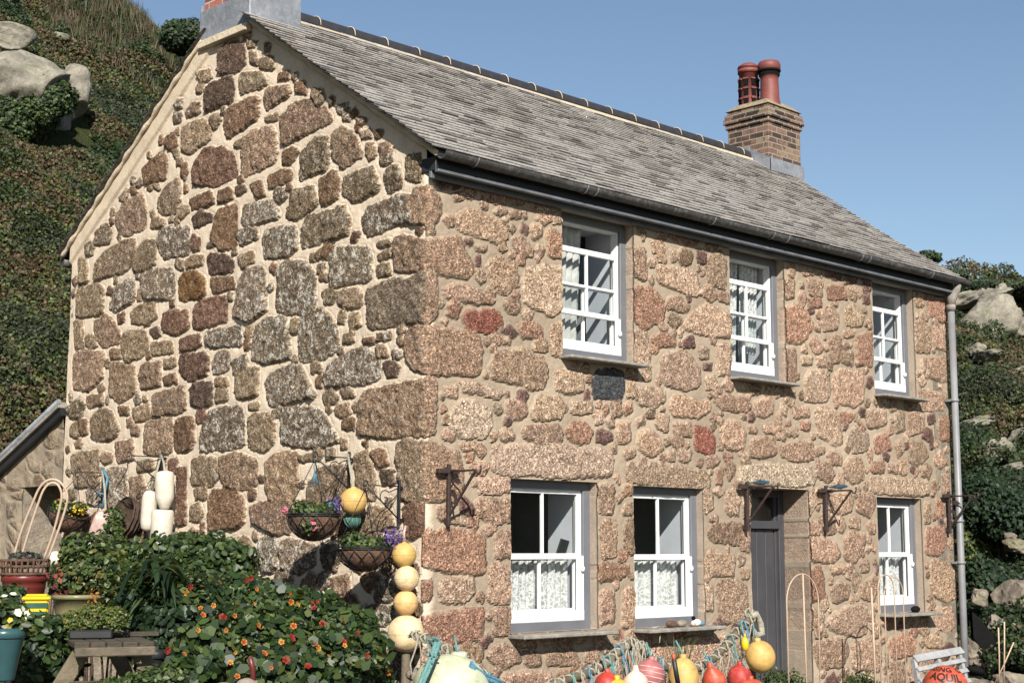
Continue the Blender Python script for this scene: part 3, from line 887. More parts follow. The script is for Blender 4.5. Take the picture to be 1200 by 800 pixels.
# granite boulders
def boulder(px, py, D, rx, ry, rz, label, seed, rough=.22, rot=0.0, tilt=0.0, m='rock', name='boulder', flat=1.0, cut=0):
    p = PD(px, py, D); BOULD.append((p, max(rx, rz), 0)); bm = bmesh.new(); bmesh.ops.create_icosphere(bm, subdivisions=5, radius=1.0)
    co = np.array([v.co[:] for v in bm.verts]); r_ = np.random.default_rng(seed)
    pw = 2.6; nrm = (np.abs(co)**pw).sum(1)**(1/pw); co = co/nrm[:,None]
    for _ in range(cut):
        d = r_.normal(size=3); d /= np.linalg.norm(d); lim = r_.uniform(.6, .85); q = co@d; co = co-np.clip(q-lim, 0, None)[:,None]*d[None]
    f = fbm(co[:,0]*1.6+seed*3+10, co[:,2]*1.6+co[:,1]*1.1+10, seed, 4, .55)-.5; f2 = fbm(co[:,1]*1.5+seed+10, co[:,2]*1.7+co[:,0]*.9+10, seed+7, 4, .55)-.5
    co = co*(1+rough*2*(f+f2)*.8)[:,None]
    E_ = Euler((tilt, 0, rot)).to_matrix()
    for v, c in zip(bm.verts, co): v.co = E_ @ Vector((c[0]*rx, c[1]*ry, c[2]*rz))
    for f_ in bm.faces: f_.smooth = True
    me = bpy.data.meshes.new(name); bm.to_mesh(me); bm.free(); me.materials.append(MAT[m])
    o = bpy.data.objects.new(name, me); col.objects.link(o); o.location = p; tag(o, label, 'boulder'); return o
def hp(px, py, back=0.0):
    t = hill_point(px, py)[1]
    while t > 58: py += 3; t = hill_point(px, py)[1]
    return t+back-.25
boulder(38, 108, hp(40,125)-.3, 1.15, 1.1, .85, 'big pale granite outcrop half hidden by ivy on the left hillside', 2, .26, .5, -.25, cut=9)
for (px, py, rx, rz, lb) in [(60,112,.52,.42,'ivy spilling down the right of the big pale outcrop'), (24,135,.75,.50,'ivy sheet hanging over the front of the pale outcrop')]:
    D_ = hp(40,125)-1.05; q_ = PD(px, py, D_); r_o = empty('ivy', (q_.x, q_.y, q_.z-rz)); tag(r_o, lb, 'ivy')
    foliage('foliage', [((q_.x, q_.y, q_.z), (rx, rx*.6, rz)), ((q_.x-.2, q_.y+.1, q_.z-.25), (rx*.8, rx*.6, rz*.8))], 16000, .045, 'card', GREEN+LIGHT+DARK, r_o, mat_='scrub', shell=.6)
boulder(10, 46, hp(14,60), .50, .5, .30, 'pale rounded boulder at the left edge high on the hillside', 5, .15, .2, cut=3)
boulder(84, 112, hp(82,130)-.4, .28, .35, .62, 'upright granite block at the end of the ivy covered outcrop', 9, .15, .9, .1, cut=4)
boulder(70, 45, hp(70,52), .22, .2, .10, 'tiny pale stone showing in the bracken high on the left hillside', 12)
RK = [(1150,352,.75,.9,.45,'tall pale granite crag just above the end of the roof',21,8,.3), (1132,352,.45,.5,.25,'low pale rock touching the roof corner',23,3,.2), (1158,382,.62,.8,.75,'steep triangular granite slab below the crag',25,9,.5),
      (1196,382,.4,.4,.22,'small pale rock at the right edge level with the upper window',27,3,.1), (1160,417,.38,.3,.13,'flat pale boulder below the triangular slab',29,3,0), (1144,409,.17,.2,.15,'small round stone left of the flat boulder',31,2,0),
      (1194,436,.3,.3,.10,'thin pale ledge at the right edge on the slope',33,2,.2), (1140,497,.5,.4,.12,'long pale ledge of rock beside the downpipe',35,3,.3), (1170,528,.28,.25,.22,'rounded rock in the grass right of the downpipe',37,3,0),
      (1195,515,.25,.25,.2,'grey rock at the right edge above the grassy bank',39,2,0), (1186,548,.25,.2,.08,'flat stone lying in the grass on the bank',41,2,0)]
for (px, py, rx, ry, rz, lb, sd, ct, ro) in RK:
    boulder(px, py, hp(px, py+6)-rx*.45, rx*.85, ry, rz*.85, lb, sd, .34, ro, -.2, cut=ct)
RN = [(1192,640,19.8,.22,.2,.12,'small pale boulder in the bushes at the right edge'), (1184,628,20,.09,.1,.06,'little pink stone above the small boulder'), (1196,700,19.0,.36,.34,.26,'large grey boulder with a dark underside at the right edge'),
      (1172,738,18.2,.26,.3,.22,'sloping tan boulder behind the black iron hook'), (1138,764,17.5,.17,.22,.22,'rounded pinkish boulder at the foot of the downpipe'), (1149,700,18.8,.13,.15,.14,'mossy stone tucked in the bush by the downpipe'),
      (1158,780,17.4,.17,.2,.14,'low tan stone in front of the black iron hook'), (1182,770,17.9,.16,.2,.20,'pale stone framed by the black iron hook'), (1185,800,16.9,.22,.2,.16,'flat stone at the bottom right corner'), (1150,803,16.6,.2,.2,.12,'brown stone beside the pallet')]
for i, (px, py, D, rx, ry, rz, lb) in enumerate(RN):
    boulder(px, py, D, rx*.85, ry*.85, rz*.85, lb, 50+i*3, .28, i*.7, .1, 'rock2', cut=5)
bush('gorse_bush', 224, 44, 36.5, .8, .42, DARK+[(.035,.05,.016)], 14000, .06, 'dark windswept bush on the skyline beside the brick chimney')
for (px, py, D, rx, rz, lb) in [(1085,303,30,.5,.22,'small dark bush peeping over the far roof verge'), (1112,322,27,.5,.2,'low bush touching the end of the roof slates'), (1140,338,40,.8,.2,'rounded dark bush on the skyline above the granite slab'),
    (1180,345,41,1.1,.2,'wide dark gorse bush on the skyline at the right edge')]:
    bush('gorse_bush', px, py, hp(px, py+14), rx, rz, DARK+[(.05,.06,.02)], 12000, .05, lb)
for (px, py, D, rx, rz, lb, cc) in [(1172,600,21,.8,.65,'big dark green bush on the bank right of the iron bracket', DARK), (1150,690,19.6,.45,.5,'dense dark bush above the pale boulder beside the downpipe', DARK), (1190,640,22,.5,.4,'yellow green bush at the right edge behind the boulders', GREEN+[(.14,.13,.03)]),
     (1142,640,21,.4,.6,'bright mixed bush close behind the downpipe', GREEN+[(.14,.13,.03)])]:
    bush('coastal_bush', px, py, D, rx*.85, rz*.85, cc, 12000, .045, lb)

scrub('hillside_scrub', (55.5, 71), 560000, 46, 'hillside left of the cottage')
scrub('hillside_scrub', (20, 33.5), 300000, 50, 'rocky hillside right of the cottage')
# ------------------------------------------------------------------ the cottage
W, L = 5.68, 8.10
SLOPE = 0.675; TH = math.atan(SLOPE)
def roof_z(y): return 4.74+SLOPE*(y+.18)           # front slope surface
YR = 2.84; ZR = roof_z(YR)
house = empty('stone_cottage', (4.0, 2.8, 0))
tag(house, 'two storey granite cottage with slate roof, white sash windows and two chimneys', 'cottage')
OPEN = [(.934,1.99,.935,2.185,.16), (2.485,3.48,.925,2.175,.16), (6.48,7.395,.94,2.175,.16),
        (1.56,2.51,3.26,4.545,.16), (3.95,4.86,3.27,4.545,.16), (6.52,7.38,3.29,4.545,.16), (4.22,5.20,-.1,2.21,.42)]
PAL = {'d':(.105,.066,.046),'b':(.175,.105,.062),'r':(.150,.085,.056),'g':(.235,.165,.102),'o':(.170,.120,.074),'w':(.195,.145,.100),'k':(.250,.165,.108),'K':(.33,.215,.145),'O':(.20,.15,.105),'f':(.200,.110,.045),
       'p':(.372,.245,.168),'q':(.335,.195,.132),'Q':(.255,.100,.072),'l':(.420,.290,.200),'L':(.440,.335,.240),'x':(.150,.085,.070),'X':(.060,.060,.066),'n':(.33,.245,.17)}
def build_wall():
    ds = .0125
    u = np.arange(-W-.0, L+.001, ds); z = np.arange(-.05, 6.66, ds)
    U, Z = np.meshgrid(u, z)                               # rows: z
    nz, nu = U.shape
    wu = U+.036*(fbm(U*9, Z*9, 61, 3)-.5)+.024*(fbm(U*34, Z*34, 62, 2)-.5)
    wz = Z+.036*(fbm(U*9+50, Z*9, 63, 3)-.5)+.024*(fbm(U*34+9, Z*34, 64, 2)-.5)
    SD = np.full(U.shape, .6)                              # distance outside the nearest stone (negative inside)
    IDX = np.full(U.shape, -1, dtype=np.int32)
    stones = []
    def sdf(P, X, Y):
        n = len(P); d = np.full(X.shape, 1e9); sgn = np.ones(X.shape)
        for i in range(n):
            ax, ay = P[i]; bx, by = P[(i+1) % n]; ex, ey = bx-ax, by-ay; wx, wy = X-ax, Y-ay
            t = np.clip((wx*ex+wy*ey)/(ex*ex+ey*ey+1e-12), 0, 1); d = np.minimum(d, (wx-ex*t)**2+(wy-ey*t)**2)
            c1 = Y >= ay; c2 = Y < by; c3 = ex*wy > ey*wx
            flip = (c1 & c2 & c3) | (~c1 & ~c2 & ~c3); sgn = np.where(flip, -sgn, sgn)
        return sgn*np.sqrt(d)
    def chaikin(P, q=.2):
        o = []
        for i in range(len(P)):
            a = P[i]; b = P[(i+1) % len(P)]; o.append((a[0]+(b[0]-a[0])*q, a[1]+(b[1]-a[1])*q)); o.append((a[0]+(b[0]-a[0])*(1-q), a[1]+(b[1]-a[1])*(1-q)))
        return o
    def put(P, code, side, warp=True):
        P = chaikin(chaikin(P, .09), .25) ; a = np.array(P); m = .12
        i0 = max(0, int((a[:,0].min()-m-u[0])/ds)); i1 = min(nu, int((a[:,0].max()+m-u[0])/ds)+1)
        j0 = max(0, int((a[:,1].min()-m-z[0])/ds)); j1 = min(nz, int((a[:,1].max()+m-z[0])/ds)+1)
        if side == 'G': i1 = min(i1, int((.012-u[0])/ds))
        else: i0 = max(i0, int((-.012-u[0])/ds))
        if i1-i0 < 2 or j1-j0 < 2: return
        s = np.s_[j0:j1, i0:i1]; d = sdf(P, wu[s], wz[s]); k = len(stones)
        stones.append((code, a[:,0].mean(), a[:,1].mean(), np.ptp(a[:,0]), np.ptp(a[:,1])))
        better = d < SD[s]; SD[s] = np.where(better, d, SD[s]); IDX[s] = np.where(better, k, IDX[s])
    quo = []
    for ln in STONES.strip().split('\n'):
        t = ln.split(); P = [tuple(float(v)/100 for v in q.split(',')) for q in t[1:]]
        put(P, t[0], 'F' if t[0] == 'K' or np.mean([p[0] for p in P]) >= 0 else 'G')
    # keep clear of openings, edges and the verge band while filling
    lim = np.full(U.shape, 1.0)
    vz = roof_z(np.minimum(-U, 2*YR+U)) ; gab = U < 0
    lim = np.minimum(lim, np.where(gab, (vz-np.where(U < -YR, .27, .16)-Z)*.83, 4.60-Z))
    for (a, b, c, d, dep) in OPEN:
        dx = np.maximum(a-U, U-b); dz = np.maximum(c-Z, Z-d); lim = np.minimum(lim, np.maximum(dx, dz))
    lim = np.minimum(lim, U+W-.01); lim = np.minimum(lim, L-U); lim = np.minimum(lim, np.abs(U)+.02)
    free = np.minimum(SD, np.maximum(lim, -1))
    rr = np.random.default_rng(5)
    def look(x, y):
        i = np.clip(((x-u[0])/ds).astype(int), 0, nu-1); j = np.clip(((y-z[0])/ds).astype(int), 0, nz-1); return free[j, i]
    for size, tries, gap in [(.20,1500,.016),(.15,4000,.016),(.115,8000,.015),(.085,12000,.014),(.06,14000,.014),(.042,10000,.013),(.028,4000,.013)]:
        cu = rr.uniform(-W, L, tries); cz = rr.uniform(0, 6.4, tries)
        ok = look(cu, cz) > size*.5
        for x, y in zip(cu[ok], cz[ok]):
            fr = x > 0
            if not fr and (size < .03 or (size < .07 and rr.random() < .5)): continue
            asp = rr.uniform(.8, 1.75) if size > .05 else rr.uniform(.7, 1.6)
            hx = size*math.sqrt(asp); hy = size/math.sqrt(asp)
            n = rr.integers(4, 6); a0 = rr.uniform(0, 2*math.pi)
            P = []
            for k in range(n):
                t = a0+2*math.pi*(k+rr.uniform(-.25, .25))/n; c_, s_ = math.cos(t), math.sin(t)
                q = (abs(c_)**2.5+abs(s_)**2.5)**(-1/2.5)
                P.append((x+hx*c_*q*rr.uniform(.85, 1.1), y+hy*s_*q*rr.uniform(.85, 1.1)))
            A = np.array(P); B = np.roll(A, -1, 0); S = np.concatenate([A, (A+B)/2, A*.5+np.array([x, y])*.5])
            if look(S[:,0], S[:,1]).min() < gap: continue
            if fr: code = rr.choice(list('ppplpqpkx'))
            else: code = rr.choice(list('ggbkwobr')) if x < -.3 or True else 'k'
            j0 = len(stones); put(P, code, 'F' if fr else 'G')
            i0, i1 = int((A[:,0].min()-.12-u[0])/ds), int((A[:,0].max()+.12-u[0])/ds)+1; k0, k1 = int((A[:,1].min()-.12-z[0])/ds), int((A[:,1].max()+.12-z[0])/ds)+1
            s = np.s_[max(k0,0):max(k1,0), max(i0,0):max(i1,0)]; free[s] = np.minimum(free[s], SD[s])
    # relief
    SD = SD-np.where(SD < .05, np.where(U < 0, .014, .016), 0)
    K = len(stones); prof = np.clip(-SD/.015, 0, 1); prof = prof*prof*(3-2*prof)
    sid = np.clip(IDX, 0, None); amp = rr.uniform(.65, 1.25, K)[sid]; tx = rr.normal(0, .07, K)[sid]; ty = rr.normal(0, .07, K)[sid]
    cxs = np.array([s_[1] for s_ in stones])[sid]; cys = np.array([s_[2] for s_ in stones])[sid]
    sz = np.clip(np.array([min(s_[3], s_[4]) for s_ in stones]), .03, .5)[sid]
    dome = np.clip(-SD/(sz*.5), 0, 1)**.7
    rough = (fbm(U*13, Z*13, 71, 4, .65)-.5)*.058+(fbm(U*38, Z*38, 75, 2)-.5)*.016
    hst = prof*((.020+.010*dome*np.clip(sz/.25, .35, 1.25))*amp + rough*np.clip(sz/.2, .35, 1) + np.clip((U-cxs)*tx+(Z-cys)*ty, -.02, .02))
    hst = hst*np.where(gab, .8, .45)
    mort = (fbm(U*3, Z*3, 81, 3)-.5)*.012+(fbm(U*22, Z*22, 83, 3)-.5)*.006
    # pointing dips a little right against each stone on the gable, is smeared over the edges on the front
    edge = np.exp(-((SD-.004)/.008)**2)*np.where(gab, .008, .003)
    H = mort+hst-edge*(SD > -.01)
    verge = np.clip((Z-(vz-np.where(U < -YR, .25, .10)))/.02, 0, 1)*gab*(U < -.02); H = H*(1-verge)+verge*(.030+(fbm(U*5, Z*5, 91, 3)-.5)*.010)
    H += .03*(fbm(U*.7, Z*.7, 95, 2)-.5)*np.clip(np.abs(U)/.3, 0, 1)
    # colours
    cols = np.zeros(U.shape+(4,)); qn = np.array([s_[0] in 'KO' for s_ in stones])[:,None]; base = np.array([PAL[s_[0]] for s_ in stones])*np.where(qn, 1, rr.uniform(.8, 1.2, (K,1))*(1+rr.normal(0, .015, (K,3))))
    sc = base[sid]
    tg = np.clip((U-.05+.08*(fbm(U*4, Z*4, 99, 3)-.5)*2)/.05, 0, 1)[...,None]
    # the same quoin is coloured darker where it faces the gable
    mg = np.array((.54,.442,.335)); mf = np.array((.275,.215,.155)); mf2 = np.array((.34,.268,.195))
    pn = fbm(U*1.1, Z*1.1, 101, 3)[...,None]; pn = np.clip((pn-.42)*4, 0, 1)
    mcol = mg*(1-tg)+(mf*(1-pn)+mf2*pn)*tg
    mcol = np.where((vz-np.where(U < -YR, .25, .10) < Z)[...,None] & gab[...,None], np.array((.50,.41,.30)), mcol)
    low = (gab & (U < -5.0))[...,None]; 
    a = np.clip(-SD/.007+.2, 0, 1); a = a*(1-np.clip((Z-(vz-np.where(U < -YR, .25, .10)))/.02, 0, 1)*gab)
    sm = np.clip((fbm(U*6, Z*6, 131, 4, .6)-.46)*7, 0, 1)*np.clip(1+SD/.035, 0, 1); a = a*(1-.85*sm*(~gab))
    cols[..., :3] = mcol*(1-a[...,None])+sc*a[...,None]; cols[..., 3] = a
    lcode = np.array([{'w':.85,'g':.25,'o':.4,'k':.2,'b':.1}.get(s_[0], .1) if s_[1] < 0 else {'l':.25,'p':.12,'k':.2}.get(s_[0], 0) for s_ in stones])
    lich = lcode[sid]
    # positions: unfolded strip wrapped round a rounded corner
    rc = .05; t = np.clip((U+rc)/(2*rc), 0, 1)*math.pi/2
    bx = np.where(U > rc, U, np.where(U < -rc, 0, rc-rc*np.cos(t))); by = np.where(U < -rc, -U, np.where(U > rc, 0, rc-rc*np.sin(t)))
    nx = -np.cos(t); ny = -np.sin(t)
    Zc = np.where(gab, np.minimum(Z, vz-.02), np.minimum(Z, 4.66))
    V = np.stack([bx+nx*H, by+ny*H, Zc], -1)
    cu_ = (U[:-1,:-1]+U[1:,1:])/2; cz_ = (Z[:-1,:-1]+Z[1:,1:])/2
    keep = np.where(cu_ < 0, cz_ < roof_z(np.minimum(-cu_, 2*YR+cu_))-.02+ds, cz_ < 4.66)
    I = np.arange(nz*nu).reshape(nz, nu); rings = []
    for (a_, b_, c_, d_, dep) in OPEN:
        i0 = round((a_-u[0])/ds); i1 = round((b_-u[0])/ds); j0 = max(0, round((c_-z[0])/ds)); j1 = round((d_-z[0])/ds)
        keep[j0:j1, i0:i1] = False
        ring = [I[j, i0] for j in range(j0, j1)]+[I[j1, i] for i in range(i0, i1)]+[I[j, i1] for j in range(j1, j0, -1)]+[I[j0, i] for i in range(i1, i0, -1)]
        rings.append((ring, dep))
    Q = np.stack([I[:-1,:-1], I[:-1,1:], I[1:,1:], I[1:,:-1]], -1)[keep]
    Vf = V.reshape(-1, 3); Cf = cols.reshape(-1, 4); Lf = lich.reshape(-1)
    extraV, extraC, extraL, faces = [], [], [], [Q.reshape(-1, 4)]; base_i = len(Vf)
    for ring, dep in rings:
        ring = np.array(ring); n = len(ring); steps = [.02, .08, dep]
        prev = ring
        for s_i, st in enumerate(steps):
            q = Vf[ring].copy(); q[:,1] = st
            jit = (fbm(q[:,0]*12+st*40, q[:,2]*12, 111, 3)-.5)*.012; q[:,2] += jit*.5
            c = Cf[ring].copy(); pl = np.array((.33,.27,.215)) if dep < .4 else np.array((.22,.18,.14)); f = .75  # deep doorway reveal gets darker plaster: its shade is painted into the colour
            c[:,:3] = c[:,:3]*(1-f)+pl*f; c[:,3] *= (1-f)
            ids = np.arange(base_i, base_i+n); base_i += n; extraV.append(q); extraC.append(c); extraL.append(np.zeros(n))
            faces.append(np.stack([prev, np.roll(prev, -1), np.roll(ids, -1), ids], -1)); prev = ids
    Vf = np.concatenate([Vf]+extraV); Cf = np.concatenate([Cf]+extraC); Lf = np.concatenate([Lf]+extraL)
    Fc = np.concatenate(faces)
    used = np.zeros(len(Vf), bool); used[Fc.ravel()] = True; remap = np.cumsum(used)-1
    me = npmesh('stone_wall', Vf[used], remap[Fc], Cf[used], smooth=True, extra=Lf[used])
    o = link_mesh('stone_wall', me, MAT['wall'], house)
    return o
build_wall()
# rear walls, far gable and floors close the shell
def shell():
    m = MB(); fx = lambda y: 8.10+.27*max(0, y)
    gp = [(y, min(roof_z(y), roof_z(2*YR-y))-.05) for y in (.0, YR, W)]
    # far gable follows the skewed end of the house
    m.prism([(fx(0), 0, -.05), (fx(W), W, -.05), (fx(W), W, gp[2][1]), (fx(YR), YR, gp[1][1]), (fx(0), .0, gp[0][1])], (-.35, 0, 0))
    m.box((.0, W-.35, -.05), (fx(W)-.36, W, 4.80))
    m.box((.10, .30, 2.42), (fx(0)-.36, W-.36, 2.62))
    m.build('rear_wall', MAT['rock2'], house)
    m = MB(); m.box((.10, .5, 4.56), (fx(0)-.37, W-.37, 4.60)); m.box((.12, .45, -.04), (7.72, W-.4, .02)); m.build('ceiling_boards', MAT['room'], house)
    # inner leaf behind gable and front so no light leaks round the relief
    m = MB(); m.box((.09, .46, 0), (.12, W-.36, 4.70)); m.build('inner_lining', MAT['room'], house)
shell()

# ---- roof of small slates
def slates(name, front=True):
    th = TH; gauge = .098; S = math.hypot(YR+.19, ZR-roof_z(-.19)); rows = int(S/gauge)+1
    Vs, Fs, Cs = [], [], []
    e = np.array([0, math.cos(th), math.sin(th)]); n = np.array([0, -math.sin(th), math.cos(th)])
    tint = [(.078,.070,.068),(.100,.090,.083),(.062,.058,.060),(.13,.116,.103),(.092,.081,.075)]
    for r in range(rows):
        s0 = r*gauge-.01; yc = -.19+s0*math.cos(th)
        x0 = (-.135 if front else -.085)+random.uniform(-.012, .012)
        xe = np.interp(yc, [-.2, .6, 1.3, 2.0, 2.8], [8.24, 8.16, 8.36, 8.58, 8.82])
        x = .545 if yc > 2.41 else x0; sag = .0
        while x < xe-.02:
            w = random.uniform(.13, .26); w = min(w, xe-x)
            d = random.uniform(-.005, .005); lift = random.uniform(0, .003); t = .013+random.uniform(0, .006)
            a = s0+d; b = min(s0+gauge+.05, S+.01)
            wv = .018*(float(vnoise2(np.array(x*.8), np.array(r*.12), 200))-.5)
            def P(xx, ss, hh): return np.array([xx, -.19, roof_z(-.19)])+e*ss+n*(hh+wv)
            lo, hi = .026+lift, .002
            pts = [P(x, a, lo), P(x+w, a+random.uniform(-.003,.003), lo), P(x+w, b, hi), P(x, b, hi), P(x, a+.003, lo-t), P(x+w, a+.003, lo-t), P(x+w, b, hi-t*.5), P(x, b, hi-t*.5)]
            k = len(Vs)*8; c = np.array(random.choice(tint))*random.uniform(.9, 1.12)
            Vs.append(pts); Fs += [(k,k+1,k+2,k+3), (k,k+4,k+5,k+1), (k+4,k+7,k+6,k+5)]
            ed = np.array((.38,.36,.34)) if random.random() < .75 else c*1.5  # pale slurry on the tails; their sunlit brightness is painted in too
            cc = [[*c,1]]*8; cc = [list(v) for v in cc]
            for q in (4, 5): cc[q] = [*ed, 1]
            for q in (0, 1): cc[q] = [*(c*.35+ed*.65), 1]
            Cs.append(cc); x += w
    V = np.array(Vs).reshape(-1, 3); 
    if not front: V = V.copy(); V[:,1] = 2*YR-V[:,1]
    Fc = np.array(Fs); Fc = Fc if front else Fc[:, ::-1]
    return npmesh(name, V, Fc, np.array(Cs).reshape(-1, 4))
roof = link_mesh('roof', slates('roof', True), MAT['slate'], house)
link_mesh('rear_slates', slates('rear_slates', False), MAT['slate'], roof, False)
# boarding under the slates
m = MB()
for sgn in (1, -1):
    yy = lambda y: y if sgn > 0 else 2*YR-y
    y0 = -.17; a = [(-.03, yy(y0), roof_z(y0)-.004), (-.03, YR, ZR-.004), (8.70, YR, ZR-.004), (8.10, yy(y0), roof_z(y0)-.004)]
    m.prism(a, (0, 0, -.055))
m.build('roof_boarding', MAT['black'], roof)
# undulating mortar fillet under the verge slates
for sgn in (1, -1):
    m = MB(); pts = []; n = 54
    for i in range(n+1):
        y = -.16+2.60*i/n if sgn > 0 else 2*YR+.16-2.60*i/n
        pts.append(Vector((-.045+.008*math.sin(i*1.1), y, roof_z(y if sgn > 0 else 2*YR-y)-.045)))
    m.tube(pts, [.024+.005*math.sin(i*1.7) for i in range(n+1)], 8)
    m.build('verge_fillet', MAT['lime'], roof)
# ridge tiles
def ridge_tile():
    m = MB(); sec = []
    for k in range(9):
        a = math.pi*(k/8); sec.append((-.115*math.cos(a), .115*math.sin(a)**.8))
    ring = []
    for (r2, off) in ((1.0, 0), (1.0, .012), (.96, .02), (.96, .43)):
        ring.append([m.bm.verts.new((off, y*r2, z*r2+(.0))) for y, z in sec]+[m.bm.verts.new((off, y*r2*.85, z*r2-.02)) for y, z in sec[::-1]])
    for a, b in zip(ring[:-1], ring[1:]):
        for k in range(len(a)):
            m.bm.faces.new((a[k], b[k], b[(k+1) % len(a)], a[(k+1) % len(a)]))
    m.bm.faces.new(ring[0][::-1]); m.bm.faces.new(ring[-1])
    o = m.build('ridge_tile', MAT['ridge'], None); o.parent = roof; return o
rt = ridge_tile(); x = .55; first = True
rz0 = ZR-.03
while x < 8.05:
    o = rt if first else rt.copy()
    if not first: col.objects.link(o)
    o.parent = roof; o.location = Vector((x, YR, rz0+random.uniform(-.004,.004)))-root_loc(roof); first = False
    x += .435
m = MB(); m.box((.52, YR-.130, ZR-.12), (8.2, YR-.09, ZR-.050), .006); m.box((.52, YR+.09, ZR-.12), (8.2, YR+.13, ZR-.035), .008)
x = .55
m.build('ridge_bedding', MAT['lime'], roof)
x = .55+.435
while x < 8.0:
    m = MB()
    pts = [(x, YR-.122*math.cos(math.pi*k/8), rz0+.119*math.sin(math.pi*k/8)**.8) for k in range(9)]
    m.tube(pts, .005, 5); m.build('ridge_joint', MAT['lime'], roof); x += .435

# ---- eaves: soffit, fascia, gutter
m = MB(); m.box((-.01, -.115, 4.585), (8.10, .06, 4.70), .004); m.build('fascia_board', MAT['black'], house)
m = MB(); m.box((-.012, -.150, 4.565), (8.08, -.105, 4.590), .004); m.box((-.01, -.06, 4.53), (8.06, -.03, 4.60), .004); m.build('eaves_bead', MAT['lip'], house)
m = MB()
sec = [(-.058*math.cos(math.pi*k/10), -.058*math.sin(math.pi*k/10)) for k in range(11)]; sec2 = [(y*.88, z*.88) for y, z in sec[::-1]]
ra = [m.bm.verts.new((-.03, -.205+y, 4.715+z)) for y, z in sec+sec2]; rb = [m.bm.verts.new((8.27, -.205+y, 4.715+z)) for y, z in sec+sec2]
for k in range(len(ra)): m.bm.faces.new((ra[k], rb[k], rb[(k+1) % len(ra)], ra[(k+1) % len(ra)]))
m.bm.faces.new(ra); m.bm.faces.new(rb[::-1])
gut = m.build('gutter', MAT['gutter'], house)
for gx in (.32, 1.62, 1.75, 3.4, 4.35, 4.6, 5.95, 6.1, 7.4):
    m = MB(); m.tube([(gx, -.205-.063*math.cos(math.pi*k/8), 4.715-.063*math.sin(math.pi*k/8)) for k in range(9)], .006, 5); m.build('gutter_bracket', MAT['lip'], gut)
m = MB(); m.tube([(-.02, W+.19, 4.66), (.05, W+.19, 4.66), (9.2, W+.19, 4.66)], .055, 10); m.build('rear_gutter', MAT['gutter'], house)
# downpipe
m = MB(); m.tube([(8.04, -.10, -.02), (8.045, -.10, 1.0), (8.05, -.10, 4.42)], .040, 14)
dp = m.build('downpipe', MAT['pipe'], house)
m = MB(); m.lathe([(.0,0),(.050,.0),(.055,.05),(.050,.07),(.0,.07)], (8.05, -.10, 4.36), 16); m.tube([(8.05,-.10,4.42),(8.06,-.11,4.52),(8.06,-.17,4.60),(8.06,-.20,4.67)], [.045,.06,.05,.035], 10); m.build('downpipe_hopper', MAT['sill'], dp)
for zz in (1.92, 1.45, 3.3):
    m = MB(); m.lathe([(.041,0),(.052,.004),(.052,.03),(.041,.034)], (8.045, -.10, zz), 16); m.box((7.99, -.075, zz+.004), (8.10, -.01, zz+.03)); m.build('pipe_collar', MAT['pipe'], dp)

# ---- chimneys
def chimney(name, x0, x1, y0, y1, z0, z1, brick, cornice=()):
    m = MB(); m.box((x0, y0, z0), (x1, y1, z1), .006)
    for (zz, h, pr) in cornice: m.box((x0-pr, y0-pr, zz), (x1+pr, y1+pr, zz+h), .006)
    return m.build(name, MAT[brick], house)
c1 = chimney('chimney', -.02, .52, 2.47, 3.25, 6.42, 7.75, 'brick', ((7.52,.08,.03), (7.603,.076,.05)))
m = MB()
m.box((-.052, 2.446, 6.455), (-.018, 3.276, 6.755), .004); m.box((-.046, 2.44, 6.43), (.535, 2.465, 6.82), .004); m.box((-.046, 3.255, 6.44), (.535, 3.28, 6.82), .004)
m.box((.50, 2.455, 6.60), (.545, 3.262, 6.98), .004)
fl = m.build('lead_flashing', MAT['lead'], c1)
m = MB(); m.box((-.078, 2.46, 6.375), (-.01, 3.27, 6.452), .008); m.build('mortar_band', MAT['lime'], c1)
m = MB(); m.tube([(-.06, 2.435, 6.475), (.25, 2.42, 6.50), (.60, 2.42, 6.51)], .018, 6); m.build('flashing_roll', MAT['lead'], fl)
